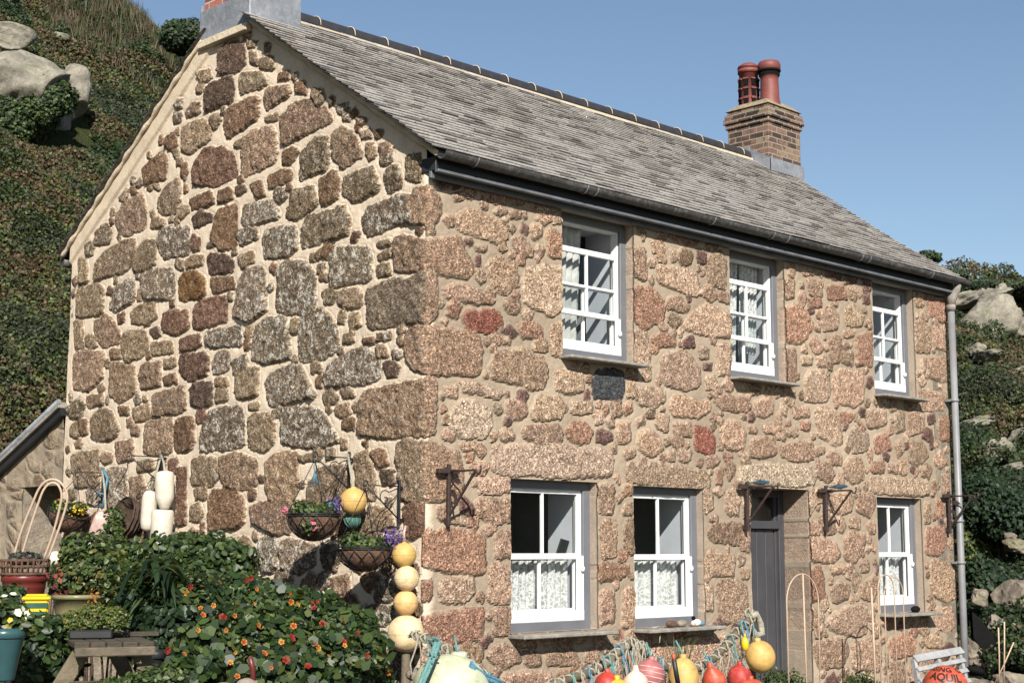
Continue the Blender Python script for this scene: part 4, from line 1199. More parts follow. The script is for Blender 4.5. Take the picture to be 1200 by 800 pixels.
def pot(cx, cy, z, r, h, kind, parent):
    m = MB()
    if kind == 'plain':
        m.lathe([(r*1.08,0),(r*.95,.10),(r*.90,h*.55),(r*.88,h-.20),(r*1.0,h-.19),(r*1.0,h-.16),(r*.92,h-.15),(r*.92,h-.13),(r*1.12,h-.12),(r*1.14,h-.04),(r*1.02,h),(r*.85,h),(r*.85,h-.3)], (cx,cy,z), 28)
        o = m.build('chimney_pot', MAT['pot'], parent)
        m = MB(); m.lathe([(r*1.005,h-.195),(r*1.06,h-.175),(r*1.02,h-.155)], (cx,cy,z), 28); m.lathe([(r*.95,h-.145),(r*1.13,h-.135),(r*1.15,h-.115),(r*1.1,h-.11)], (cx,cy,z), 28); m.lathe([(0,h-.1),(r*.86,h-.1)], (cx,cy,z), 20); m.build('soot_band', MAT['soot'], o)
    else:
        m.lathe([(r*1.0,0),(r*.98,h-.14),(r*1.12,h-.14),(r*1.12,h-.085),(r*.95,h-.085),(r*.95,h-.07),(r*1.16,h-.065),(r*1.05,h-.035),(r*.6,h),(0,h)], (cx,cy,z), 28)
        o = m.build('chimney_pot', MAT['pot'], parent)
        m = MB()
        for row in range(3):
            for k in range(8):
                a = 2*math.pi*k/8+.35; zz = z+.10+row*.135
                ca, sa = math.cos(a), math.sin(a); c_ = Vector((cx+ca*r*.985, cy+sa*r*.985, zz))
                m.obox(c_+Vector((-sa*.030, ca*.030, 0)), c_+Vector((sa*.030, -ca*.030, 0)), .022, .085)
        vent = m.build('vent_slot', MAT['soot'], o)
        m = MB()
        for row in range(3):
            for k in range(8):
                a = 2*math.pi*k/8+.35; zz = z+.155+row*.135; ca, sa = math.cos(a), math.sin(a); c_ = Vector((cx+ca*r*1.02, cy+sa*r*1.02, zz))
                m.obox(c_+Vector((-sa*.038, ca*.038, 0)), c_+Vector((sa*.038, -ca*.038, 0)), .03, .018)
        m.build('vent_hood', MAT['pot'], o)
    return o
pot(.25, 2.68, 7.74, .12, .50, 'plain', c1); pot(.25, 3.05, 7.74, .12, .50, 'plain', c1)
cy0, cy1, cx0, cx1 = 2.47, 3.13, 8.14, 8.87
c2 = chimney('chimney', cx0, cx1, cy0, cy1, 5.6, 7.44, 'oldbrick', ((7.19,.066,.022), (7.259,.068,.044), (7.330,.06,.03)))
m = MB(); m.bm.verts.ensure_lookup_table()
pr = [(cx0-.02,cy0-.02,7.44),(cx1+.02,cy0-.02,7.44),(cx1+.02,cy1+.02,7.44),(cx0-.02,cy1+.02,7.44)]; tp = [(cx0+.12,cy0+.10,7.545),(cx1-.12,cy0+.10,7.545),(cx1-.12,cy1-.10,7.545),(cx0+.12,cy1-.10,7.545)]
a = [m.bm.verts.new(p) for p in pr]; b = [m.bm.verts.new(p) for p in tp]
for k in range(4): m.bm.faces.new((a[k], a[(k+1) % 4], b[(k+1) % 4], b[k]))
m.bm.faces.new(b); m.bm.faces.new(a[::-1]); m.build('mortar_flaunching', mat('lichened_mortar', (.24,.19,.12), .95, .4, 9, .6, .012, dirt=(.10,.09,.05), dirt_amt=.6, obj=False), c2)
pp = PX(881, 100, 8.45)
pot(8.46, 3.00, 7.50, .130, .66, 'louvre', c2); pot(8.46, 2.66, 7.50, .135, .60, 'plain', c2)
# stepped lead on the roof slope in front of the far chimney
m = MB(); zc = lambda y: roof_z(y)
m.prism([(cx0-.02, cy0-.03, zc(cy0)-.05), (cx1+.03, cy0-.03, zc(cy0)-.05), (cx1+.03, cy0-.03, zc(cy0)+.17), (cx0-.02, cy0-.03, zc(cy0)+.17)], (0, .028, 0))
m.prism([(cx0-.022, cy0-.03, zc(cy0)-.05), (cx0-.022, cy0-.03, zc(cy0)+.16), (cx0-.022, YR+.03, ZR+.15), (cx0-.022, YR+.03, ZR-.02)], (.02, 0, 0))
m.build('lead_flashing', MAT['lead'], c2)

# ---- sash windows
def window(x0, x1, z0, z1, dep, kind, label_extra=None):
    zb, zt = z0, z1; fw = .078; d = dep-.07
    m = MB()
    m.box((x0-.01, d, zb-.01), (x0+fw, d+.10, zt+.0), .004); m.box((x1-fw, d, zb-.01), (x1+.01, d+.10, zt+.0), .004)
    m.box((x0+fw-.001, d+.002, zt-fw+.01), (x1-fw+.001, d+.098, zt+.01), .003); m.box((x0+fw-.001, d-.012, zb-.01), (x1-fw+.001, d+.098, zb+fw), .004)
    fr = m.build('window', MAT['grey'], house)
    ix0, ix1, iz0, iz1 = x0+fw, x1-fw, zb+fw, zt-fw+.01
    H = iz1-iz0; sf = .042; bar = .024; mid = (ix0+ix1)/2-.02
    # white box frame / parting beads inside the grey frame
    m = MB(); m.box((ix0, d+.03, iz0), (ix0+.018, d+.10, iz1)); m.box((ix1-.018, d+.03, iz0), (ix1, d+.10, iz1)); m.box((ix0+.018, d+.03, iz1-.018), (ix1-.018, d+.10, iz1))
    m.build('sash_box', MAT['white'], fr)
    def sash(a, b, c, e, y, bars_h=(), bot=.045, top=.03, nm='sash'):
        m = MB(); t = .036
        m.box((a, y, c), (a+sf, y+t, e), .004); m.box((b-sf, y, c), (b, y+t, e), .004)
        m.box((a+sf, y+.001, c), (b-sf, y+t-.001, c+bot), .004); m.box((a+sf, y+.001, e-top), (b-sf, y+t-.001, e), .004)
        m.box((mid-bar/2, y+.004, c+bot), (mid+bar/2, y+t-.004, e-top), .003)
        for q in bars_h:
            m.box((a+sf, y+.006, q-bar/2), (mid-bar/2, y+t-.006, q+bar/2), .003); m.box((mid+bar/2, y+.006, q-bar/2), (b-sf, y+t-.006, q+bar/2), .003)
        o = m.build(nm, MAT['white'], fr)
        m = MB(); m.bm.faces.new([m.bm.verts.new(v) for v in ((a+sf-.004, y+t*.5, c+bot-.004), (b-sf+.004, y+t*.5, c+bot-.004), (b-sf+.004, y+t*.5, e-top+.004), (a+sf-.004, y+t*.5, e-top+.004))]); m.build('pane', MAT['glass'], fr)
    yo = d+.028; yi = d+.068
    if kind == 'low':
        zm = z0+.613
        sash(ix0+.003, ix1-.003, zm-.02, iz1-.002, yo, (), .05, .035)
        sash(ix0+.003, ix1-.003, iz0+.001, zm+.012, yi-.004, (), .10, .03)
        m = MB(); m.box((ix0, d-.006, iz0-.002), (ix1, d+.025, iz0+.085), .004); m.build('bottom_rail', MAT['white'], fr)
        m = MB(); m.box((ix1-.075, d-.004, iz0+.08), (ix1-.001, d+.024, zm+.01), .004); m.build('stile', MAT['white'], fr)
        m = MB(); m.ball((ix1-.035, d-.02, zm-.10), .020, .02, .028, 12); m.build('sash_knob', MAT['white'], fr)
        # lace half curtain
        m = MB(); n = 60; yy = d+.17
        va = [m.bm.verts.new((ix0+.02+(ix1-ix0-.04)*i/n, yy+.018*math.sin(i*1.05)+.01*math.sin(i*.37), zm-.03)) for i in range(n+1)]
        vb = [m.bm.verts.new((ix0+.02+(ix1-ix0-.04)*i/n, yy+.024*math.sin(i*1.05)+.012*math.sin(i*.37), z0+.15+.02*abs(math.sin(i*.42)))) for i in range(n+1)]
        for i in range(n): f = m.bm.faces.new((va[i], va[i+1], vb[i+1], vb[i])); f.smooth = True
        m.build('lace_curtain', MAT['lace'], fr)
    else:
        zr = [z0+v for v in (.11, .26)]
        zo1 = z0+1.0; zo0 = z0+.395       # the outer sash hangs low, the top is open
        sash(ix0+.003, ix1-.003, zo0, zo1, yo-.004, (z0+.665,), .045, .05)
        m = MB(); m.box((ix0, d-.004, iz0-.002), (ix1, d+.022, iz0+.085), .004); m.box((ix1-.065, d-.002, iz0+.085), (ix1-.001, d+.02, zo0+.02), .004); m.build('bottom_rail', MAT['white'], fr)
        sash(ix0+.003, ix1-.003, iz0+.001, z0+.68, yi, (), .10, .03)
        m = MB(); m.ball((ix1-.035, d-.018, zo0-.12), .022, .02, .026, 12); m.build('sash_knob', MAT['white'], fr)
        m = MB(); n = 26; yy = d+.16
        for (a, b, hb) in (() if label_extra == 'none' else ((ix0+.0, ix0+(.40 if label_extra == 'pair' else .46), z0+.10),)) + (((ix1-.34, ix1-.03, z0+.30),) if label_extra == 'pair' else ()):
            va = [m.bm.verts.new((a+(b-a)*i/n, yy+.025*math.sin(i*1.3), z1-.05)) for i in range(n+1)]
            vb = [m.bm.verts.new((a+(b-a)*(i/n)*.8, yy+.03*math.sin(i*1.3+.5), hb)) for i in range(n+1)]
            for i in range(n): f = m.bm.faces.new((va[i], va[i+1], vb[i+1], vb[i])); f.smooth = True
        m.build('curtain', MAT['lace'] if label_extra == 'pair' else MAT['drape'], fr)
    # plastered inner reveal and the dark room behind it
    y1_, y2 = d+.095, d+.52; sp = .10
    m = MB()
    m.prism([(ix1+.005, y1_, zb), (ix1+sp, y2, zb), (ix1+sp, y2, zt+.02), (ix1+.005, y1_, zt+.02)], (.03, 0, 0))
    m.prism([(ix0-.005, y1_, zb), (ix0-sp, y2, zb), (ix0-sp, y2, zt+.02), (ix0-.005, y1_, zt+.02)], (-.03, 0, 0))
    m.prism([(ix0-sp-.03, y1_, zb+.03), (ix1+sp+.03, y1_, zb+.03), (ix1+sp+.03, y2, zb+.03), (ix0-sp-.03, y2, zb+.03)], (0, 0, -.05))
    m.prism([(ix0-sp-.03, y1_, zt-.02), (ix1+sp+.03, y1_, zt-.02), (ix1+sp+.03, y2, zt-.02), (ix0-sp-.03, y2, zt-.02)], (0, 0, .05))
    m.build('inner_reveal', MAT['plaster'], fr)
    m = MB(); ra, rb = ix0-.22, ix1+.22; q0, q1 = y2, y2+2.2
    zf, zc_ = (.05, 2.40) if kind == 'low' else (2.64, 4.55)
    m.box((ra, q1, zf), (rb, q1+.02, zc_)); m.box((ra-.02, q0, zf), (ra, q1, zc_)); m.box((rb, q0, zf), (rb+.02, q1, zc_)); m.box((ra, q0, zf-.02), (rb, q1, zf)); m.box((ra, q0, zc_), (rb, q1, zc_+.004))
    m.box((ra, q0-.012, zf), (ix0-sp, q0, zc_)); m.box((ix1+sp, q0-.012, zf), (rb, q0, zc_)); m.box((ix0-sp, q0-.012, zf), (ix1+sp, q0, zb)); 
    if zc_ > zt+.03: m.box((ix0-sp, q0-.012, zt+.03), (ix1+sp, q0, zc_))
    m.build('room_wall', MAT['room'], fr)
    # slate sill
    m = MB(); ov = .07 if kind == 'low' else .04; t = .032 if kind == 'low' else .028
    m.box((x0-.03, -.19 if kind == 'low' else -.145, zb-t-.006), (x1+ov, d+.02, zb-.006), .007)
    m.build('window_sill', MAT['sill'], fr)
    return fr
for i, (a, b, c, d_, dep) in enumerate(OPEN[:6]):
    wfr = window(a, b, c, d_, dep, 'low' if i < 3 else 'up', 'pair' if i == 4 else ('none' if i == 5 else None))
# ---- door
a, b, c, d_, dep = OPEN[6]
m = MB(); y = .31
m.box((b-.09, y, 0), (b+.01, y+.10, d_+.01), .004); m.box((a-.01, y, 0), (a+.09, y+.10, d_+.01), .004); m.box((a+.09, y+.002, d_-.07), (b-.09, y+.098, d_+.01), .004); m.box((a+.09, y-.01, 1.82), (b-.09, y+.098, 1.90), .004)
m.box((b-.125, y+.03, 0), (b-.09, y+.10, d_), .003)
df = m.build('door_frame', MAT['doorgrey'], house)
m = MB(); m.box((a+.09, y+.045, .02), (b-.125, y+.09, 1.82), .003)
for k in range(5): m.box((a+.095+k*.15, y+.036, .03), (a+.095+k*.15+.142, y+.046, 1.815), .006)
dr = m.build('door', MAT['doorgrey'], df)
m = MB(); m.ball((a+.16, y+.0, 1.0), .028, .028, .028, 12); m.tube([(a+.16, y+.0, 1.0), (a+.16, y+.04, 1.0)], .01, 8); m.build('door_knob', MAT['ironb'], df)
m = MB(); m.bm.faces.new([m.bm.verts.new(v) for v in ((a+.09, y+.05, 1.90), (b-.09, y+.05, 1.90), (b-.09, y+.05, d_-.06), (a+.09, y+.05, d_-.06))]); m.build('fanlight_pane', MAT['glass'], df)
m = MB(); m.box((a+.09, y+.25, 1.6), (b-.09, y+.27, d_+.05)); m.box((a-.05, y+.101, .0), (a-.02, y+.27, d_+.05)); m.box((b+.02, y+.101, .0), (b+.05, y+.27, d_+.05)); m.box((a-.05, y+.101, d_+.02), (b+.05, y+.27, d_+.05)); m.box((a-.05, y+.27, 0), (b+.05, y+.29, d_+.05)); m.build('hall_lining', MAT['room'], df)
m = MB(); m.box((a-.02, -.10, -.02), (b+.02, y+.05, .10), .02); m.build('doorstep', MAT['sill'], house)

# ---- lean-to outhouse beyond the gable's left corner
out = empty('lean_to_outhouse', (1.0, 7.2, 0)); tag(out, 'low granite outhouse with a sloping slate edge and dark hatch left of the gable', 'outhouse')
def outz(y): return 3.10-.413*(y-5.66)
def out_wall():
    ds = .02; y = np.arange(5.70, 9.2, ds); z = np.arange(0, 3.12, ds); Y, Z = np.meshgrid(y, z)
    n1 = fbm(Y*2.2, Z*3.0, 301, 3); vor = fbm(Y*9, Z*9, 303, 4)
    P = np.random.default_rng(8).uniform((5.6, 0), (9.3, 3.2), (150, 2)); d = ((Y[...,None]-P[:,0])**2*.8+((Z[...,None]-P[:,1])*1.35)**2); o = np.sort(d, -1); k = d.argmin(-1); e = np.sqrt(o[...,1])-np.sqrt(o[...,0])+.02*(vor-.5)
    a = np.clip((e-.02)/.03, 0, 1); a = a*np.clip(1.5-2.2*fbm(Y*5, Z*5, 333, 3), .0, 1)*.8; H = a*(.010+.03*(vor-.5))+.02*(fbm(Y*6, Z*6, 335, 4)-.5)+.02*(n1-.5)
    base = np.array([PAL[c] for c in 'gkbgkwgbko'])[k % 10]; mo = np.array((.27,.22,.16))
    C = np.ones(Y.shape+(4,)); C[...,:3] = mo*(1-a[...,None])+base*a[...,None]*1.1; C[...,3] = a
    V = np.stack([-.0-H, Y, np.minimum(Z, outz(Y)-.03)], -1); keep = (Z[:-1,:-1] < outz(Y[:-1,:-1])-.03)
    cy, cz = (Y[:-1,:-1]+Y[1:,1:])/2, (Z[:-1,:-1]+Z[1:,1:])/2; keep &= ~((cy < 6.55) & (cz > 1.30) & (cz < 2.29))
    I = np.arange(Y.size).reshape(Y.shape); Q = np.stack([I[:-1,:-1], I[1:,:-1], I[1:,1:], I[:-1,1:]], -1)[keep]
    me = npmesh('outhouse_wall', V.reshape(-1,3), Q, C.reshape(-1,4), smooth=True, extra=np.full(Y.size, .25)); link_mesh('outhouse_wall', me, MAT['wall'], out)
out_wall()
m = MB()
m.box((.01, 6.555, 1.2), (.80, 6.75, 2.36)); m.box((.01, 5.70, 1.0), (.80, 6.75, 1.30)); m.box((.012, 5.70, 2.295), (.80, 6.75, 2.42)); m.box((.80, 5.70, 1.1), (.9, 6.8, 2.4))
m.box((.02, 9.0, 0), (3.0, 9.2, 1.6)); m.build('hatch_reveal', MAT['rock2'], out)
m = MB(); ya, yb = 5.66, 9.4
m.prism([(-.11, ya, outz(ya)-.02), (-.11, yb, outz(yb)-.02), (-.11, yb, outz(yb)+.035), (-.11, ya, outz(ya)+.035)], (3.2, 0, 0)); m.build('outhouse_roof', MAT['sill'], out)
m = MB(); m.prism([(-.075, ya, outz(ya)-.10), (-.075, yb, outz(yb)-.10), (-.075, yb, outz(yb)-.022), (-.075, ya, outz(ya)-.022)], (.06, 0, 0)); m.build('barge_board', MAT['black'], out)
m = MB(); m.tube([(-.10, ya, outz(ya)+.045), (-.10, 7.5, outz(7.5)+.045), (-.10, yb, outz(yb)+.045)], .028, 8); m.build('lead_roll', MAT['lead'], out)
# ------------------------------------------------------------------ iron wall brackets on the front
def arc(c, r, a0, a1, n, ux, uz):
    return [Vector(c)+Vector(ux)*(r*math.cos(a0+(a1-a0)*k/n))+Vector(uz)*(r*math.sin(a0+(a1-a0)*k/n)) for k in range(n+1)]
def front_bracket(x, z, fig, label):
    """black iron bracket standing out from the front wall: arm along -y"""
    root = empty('wall_bracket', (x, 0, z-.43)); tag(root, label, 'bracket', 'iron brackets on the front wall')
    y0 = -.055
    m = MB(); m.box((x-.014, y0-.014, z-.42), (x+.014, y0+.014, z+.055), .003); m.box((x-.12, y0-.02, z-.018), (x+.10, y0+.022, z+.018), .003); m.box((x-.01, y0, z-.40), (x+.01, .0, z-.36)); m.box((x-.01, y0, z+.0), (x+.01, .0, z+.03)); m.build('wall_plate', MAT['iron'], root)
    m = MB(); m.tube([(x, y0, z)]+[(x, y0-.10*k, z) for k in (1, 2, 3)]+[(x, y0-.31, z-.004), (x, y0-.325, z-.03), (x, y0-.345, z-.032), (x, y0-.36, z-.005), (x, y0-.362, z+.035)], .0085, 8); m.build('arm', MAT['iron'], root)
    m = MB(); m.obox((x, y0, z-.35), (x, y0-.30, z-.008), .012, .020); m.build('strut', MAT['iron'], root)
    m = MB()
    if fig == 'bird':
        def flat(pts, th=.008): m.prism([(x-th/2, y0-a, z+b) for a, b in pts], (th, 0, 0))
        flat([(.055,-.07),(.075,-.05),(.10,-.052),(.125,-.07),(.145,-.10),(.12,-.093),(.09,-.098),(.06,-.085),(.035,-.125),(.02,-.12),(.045,-.09)])
        flat([(.02,-.17),(.06,-.16),(.075,-.18),(.10,-.27),(.085,-.27),(.055,-.20),(.02,-.185)])
        m.build('bird_figure', MAT['iron'], root)
    else:
        fz = z+.042; prof = [(0,.0),(.006,.03),(.018,.075),(.024,.12),(.021,.17),(.012,.215),(.006,.235)]
        for (r, t) in (): pass
        ring = []
        fm = MB()
        rings = fm.lathe([(r_, t_) for r_, t_ in [(0,0),(.012,.025),(.020,.07),(.022,.11),(.017,.16),(.007,.205),(.004,.225),(0,.23)]], (0,0,0), 12)
        for v in fm.bm.verts: q = v.co.copy(); v.co = Vector((q.x*.45+x, y0-.045-(.23-q.z)+.0, fz+q.y*1.05))
        fm.prism([(x-.002, y0-.045, fz+.001), (x-.002, y0-.005, fz+.022), (x-.002, y0-.018, fz), (x-.002, y0-.0, fz-.02)], (.004, 0, 0)); fm.prism([(x-.002, y0-.13, fz+.018), (x-.002, y0-.16, fz+.034), (x-.002, y0-.18, fz+.016)], (.004,0,0))
        o = fm.build('fish_figure', MAT['fishb'], root)
        m.tube([(x, y0-.15, z), (x, y0-.15, fz-.015)], .005, 6); m.build('fish_stem', MAT['iron'], root)
    return root
front_bracket(.205, 2.215, 'bird', 'rusty iron bracket with bird figures nearest the cottage corner')
front_bracket(4.085, 2.205, 'fish', 'iron bracket topped by a blue fish left of the door')
front_bracket(5.425, 2.205, 'fish', 'iron bracket topped by a blue fish right of the door')
front_bracket(7.91, 2.215, 'bird', 'rusty iron bracket with bird figures beside the downpipe')

# ------------------------------------------------------------------ scrolled brackets on the gable, arm along -x
def gable_bracket(y, z, ln, label, h=.29):
    root = empty('scroll_bracket', (0, y, z-h)); tag(root, label, 'bracket', 'scrolled iron brackets on the gable wall')
    x0 = -.045
    m = MB(); m.box((x0-.008, y-.012, z-h), (x0+.008, y+.012, z+.05), .002); m.box((x0, y-.01, z-.02), (0, y+.01, z)); m.box((x0, y-.01, z-h+.02), (0, y+.01, z-h+.04)); m.build('wall_plate', MAT['ironb'], root)
    ux, uz = (-1,0,0), (0,0,1); e = x0-ln
    m = MB(); m.tube([(x0, y, z), (e+.03, y, z)], .005, 6); m.tube(arc((e+.004, y, z+.012), .022, -math.pi*.6, math.pi*1.1, 12, ux, uz), .005, 6); m.tube(arc((e+.004, y, z-.028), .022, math.pi*.6, -math.pi*.9, 12, ux, uz), .005, 6); m.build('arm', MAT['ironb'], root)
    m = MB(); m.tube([(x0, y, z-h+.03), (x0-ln*.3, y, z-h*.62), (e+.03, y, z-.02)], .006, 6); m.build('strut', MAT['ironb'], root)
    m = MB(); m.tube([(x0, y, z-.01)]+arc((x0-ln*.42, y, z-.085), .05, math.pi*.75, -math.pi*.6, 10, ux, uz)+arc((x0-ln*.40, y, z-.11), .022, -math.pi*.5, -math.pi*1.7, 8, ux, uz), .0045, 6); m.build('scroll', MAT['ironb'], root)
    return Vector((e, y, z-.03))
HK1 = gable_bracket(.88, 2.35, .35, 'scrolled black bracket carrying the basket with pink fuchsia flowers')
HK2 = gable_bracket(.25, 2.10, .34, 'scrolled black bracket nearest the cottage corner on the gable')
HK3 = gable_bracket(3.71, 2.48, .36, 'scrolled black bracket above the three white foam buoys')
HK4 = gable_bracket(4.80, 2.37, .28, 'scrolled black bracket farthest left on the gable, blue rope on it')

# ------------------------------------------------------------------ hanging baskets
def basket(c, r, h, hook, label, cols, flowers, tilt=None, nl=900, name='hanging_basket', trail=0.0, leaf=.035):
    c = Vector(c); root = empty(name, (c.x, c.y, c.z-h)); tag(root, label, 'basket', 'planted hanging baskets')
    Rm = tilt.to_matrix() if tilt is not None else Matrix.Identity(3)
    def T(v): return c+Rm @ Vector(v)
    prof = [(r*math.sin(math.pi/2*t), -h*math.cos(math.pi/2*t)) for t in [0, .15, .3, .45, .6, .75, .9, 1]]
    m = MB(); m.lathe([(a*.96, b*.96) for a, b in prof], (0,0,0), 24); m.lathe([(0, -.015), (r*.95, -.01)], (0,0,0), 24)
    for v in m.bm.verts: v.co = T(v.co)
    m.build('coir_liner', MAT['coir'], root)
    m = MB()
    for s_ in (1, -1):
        for k in range(12):
            a0 = 2*math.pi*k/12; pts = []
            for t in range(9):
                q = t/8; a = a0+s_*q*1.1; pts.append(T((r*math.sin(math.pi/2*q)*math.cos(a), r*math.sin(math.pi/2*q)*math.sin(a), -h*math.cos(math.pi/2*q))))
            m.tube(pts, .0032, 4)
    for rr_ in (0.0, .015): m.tube([T((r*math.cos(2*math.pi*k/28), r*math.sin(2*math.pi*k/28), rr_)) for k in range(29)], .005, 5, False)
    m.build('wire_frame', MAT['ironb'], root)
    if hook is not None:
        m = MB()
        for k in range(3):
            a = 2*math.pi*k/3+.5; m.tube([T((r*math.cos(a), r*math.sin(a), .0)), Vector(hook)], .0035, 5)
        m.build('chain', MAT['ironb'], root)
    if nl:
        bl = [((c.x, c.y, c.z+.03), (r*.95, r*.95, r*.28)), ((c.x-.3*r, c.y+.3*r, c.z+.07), (r*.5, r*.5, r*.3)), ((c.x+.3*r, c.y-.3*r, c.z+.05), (r*.5, r*.5, r*.3))]
        if trail: bl.append(((c.x-.5*r, c.y-.5*r, c.z-.06), (r*.4, r*.4, r*.45)))
        foliage('foliage', bl, nl, leaf, 'oval', cols, root, shell=.25, zmin=c.z-.2)
    for (nm, fx, fy, fz, fr, n, cc, sz) in flowers:
        P, d = blob_pts(n, [((c.x+fx, c.y+fy, c.z+fz), (fr, fr, fr*.9))], .3)
        link_mesh(nm, leaf_mesh(nm, P, sz, 'oval', pal(n, cc, None, .3), d, 1.0), MAT['petal'], root)
    return root
PINK = [(.62,.14,.25),(.75,.3,.38),(.5,.05,.15)]; PURP = [(.10,.05,.22),(.16,.09,.30),(.06,.03,.12)]
P1 = PX(371, 604, HK1.x); basket((HK1.x, HK1.y+.0, P1.z), .215, .20, HK1, 'hanging basket spilling pink fuchsia, left of the yellow float', GREEN+LIGHT, [('fuchsia_flowers', -.10, -.12, -.05, .085, 90, PINK, .028), ('fuchsia_sprig', -.16, .16, .04, .04, 22, PINK, .026), ('lobelia_flowers', .10, -.16, .08, .09, 160, PURP, .02)], nl=700, trail=.1)
P2 = PX(430, 643, HK2.x); basket((HK2.x, HK2.y+.0, P2.z), .215, .17, HK2, 'lower hanging basket with purple lobelia next to the stacked floats', GREEN+LIGHT, [('lobelia_flowers', .14, -.16, .07, .12, 330, PURP, .02)], nl=900)
m = MB()
HB = PX(97, 602, -.25)
basket((-.27, 5.05, HB.z+.02), .20, .20, HK4+Vector((0,0,-.02)), 'dark wicker basket of mixed greenery hanging beside the outhouse hatch', GREEN+DARK+[(.22,.22,.03)], [('yellow_flowers', .0, -.16, .02, .09, 50, [(.6,.42,.03)], .028), ('red_flowers', -.06, .10, .10, .03, 10, [(.6,.05,.02)], .03)], tilt=Euler((.35, .1, 0)), nl=1500)
WB = PX(155, 600, -.16)
def wicker():
    c = Vector((-.20, WB.y+.12, WB.z-.05)); root = empty('wicker_basket', (c.x, c.y, c.z-.28)); tag(root, 'brown woven basket hung on its side beside the white buoys', 'basket')
    Rm = Euler((0, -1.25, 0)).to_matrix(); r = .20; h = .20
    m = MB(); m.lathe([(0,-h)]+[(r*math.sin(math.pi/2*t), -h*math.cos(math.pi/2*t)) for t in (.2,.4,.6,.8,1)]+[(r*.93,0),(r*.8,-.06),(0,-h*.9)], (0,0,0), 26)
    for v in m.bm.verts: v.co = c+Rm @ v.co
    m.build('basket_bowl', MAT['twig'], root)
    m = MB()
    for q in (.25,.4,.55,.7,.85,1.0):
        rr_ = r*math.sin(math.pi/2*q)+.006; zz = -h*math.cos(math.pi/2*q); m.tube([c+Rm @ Vector((rr_*math.cos(2*math.pi*k/24), rr_*math.sin(2*math.pi*k/24), zz+.006*(k % 2))) for k in range(25)], .010, 5, False)
    m.build('woven_band', MAT['twig'], root)
    m = MB(); m.tube([c+Rm @ Vector((r, 0, 0)), c+Vector((-.05, .06, .26)), HK3+Vector((0, .02, -.1)), HK3], .004, 5); m.build('hanging_wire', MAT['ironb'], root)
    foliage('foliage', [((c.x-.1, c.y-.05, c.z-.02), (.10, .13, .17)), ((c.x-.2, c.y-.15, c.z-.2), (.15,.15,.15))], 900, .035, 'oval', GREEN+LIGHT, root)
wicker()

# ------------------------------------------------------------------ floats and buoys
def float_ball(px, py, rpx, plane, label, mt, group=None, sq=1.0, rope=None):
    p = PX(px, py, plane[1]) if plane[0] == 'x' else PY(px, py, plane[1]); d = float((Vector(p)-Vector(CAM)).dot(Vector(FWD))); r = rpx*d/F_PX
    root = empty('fishing_float', (p.x, p.y, p.z-r)); tag(root, label, 'float', group)
    m = MB(); m.ball(p, r, r, r*sq, 32)
    m.build('float_shell', MAT[mt], root)
    m = MB(); m.tube([p+Vector((r*1.003*math.cos(2*math.pi*k/40), r*1.003*math.sin(2*math.pi*k/40), .0)) for k in range(41)], r*.018, 5, False); m.build('moulding_seam', MAT[mt], root)
    m = MB(); m.lathe([(r*.20, r*sq*.965), (r*.20, r*sq*1.03), (r*.10, r*sq*1.05), (r*.09, r*sq*.9)], p, 12); m.build('rope_eye', MAT[mt], root)
    return root, p, r
SX = -.20
stk = []
for (px, py, rp, mt, lb) in [(473.5, 650, 14.5, 'yfloat', 'top yellow float of the four stacked on the post'), (476.5, 677.5, 14.8, 'cfloat', 'second float from the top, pale cream, on the post'),
                             (475.5, 706, 14.6, 'pfloat', 'third float from the top, orange yellow, on the post'), (475.5, 742, 21.8, 'cfloat', 'largest cream float at the bottom of the stacked four')]:
    stk.append(float_ball(px, py, rp, ('x', SX), lb, mt, 'floats stacked on the corner post'))
bx = stk[-1][1]
m = MB(); m.tube([(bx.x, bx.y, -.05), (bx.x+.005, bx.y, .5), (bx.x, bx.y, stk[0][1].z)], [.045, .042, .012], 9); post = m.build('wooden_post', MAT['woodl'])
base_at(post, (bx.x, bx.y, 0)); tag(post, 'short weathered post under the stacked floats at the corner', 'post')
tp = stk[0][1]; m = MB(); m.tube([tp+Vector((0,0,stk[0][2])), tp+Vector((.0,.0,.17)), tp+Vector((.02,.01,.22))], .009, 6); lp = m.build('rope_loop', MAT['pbuoy']); base_at(lp, tp+Vector((0,0,stk[0][2]))); tag(lp, 'pinkish rope end standing above the top stacked float', 'rope')
r1, p1, q1 = float_ball(414, 587, 16, ('x', -.17), 'round yellow float hanging alone on the left basket bracket', 'yfloat')
m = MB(); m.tube([p1+Vector((0,0,q1*.9)), Vector((-.06, .88, 2.38))], .011, 6); m.build('hanging_rope', MAT['rope'], r1)
r2, p2, q2 = float_ball(388, 597, 9, ('x', -.10), 'small teal netted float behind the fuchsia basket', 'teal')
m = MB(); m.tube([p2+Vector((0,0,q2*.9)), Vector((-.05, .90, 2.33))], .004, 5); m.build('hanging_rope', MAT['ironb'], r2)
r3, p3, q3 = float_ball(413, 608, 10, ('x', -.13), 'dark green netted float under the hanging yellow float', 'dgreen')
m = MB()
for k in range(10):
    a = 2*math.pi*k/10; m.tube([p3+Vector((q3*1.03*math.sin(t)*math.cos(a+t*.5), q3*1.03*math.sin(t)*math.sin(a+t*.5), q3*1.03*math.cos(t))) for t in [i*math.pi/8 for i in range(9)]], .003, 4)
m.build('netting', MAT['trope'], r3)
m = MB(); m.tube([p3+Vector((0,0,q3)), p1], .004, 5); m.build('hanging_rope', MAT['rope'], r3)
m = MB(); h1 = Vector((HK1.x, HK1.y, HK1.z)); m.tube([h1, h1+Vector((0,.01,-.06)), h1+Vector((.01,-.01,-.11))], .005, 5)
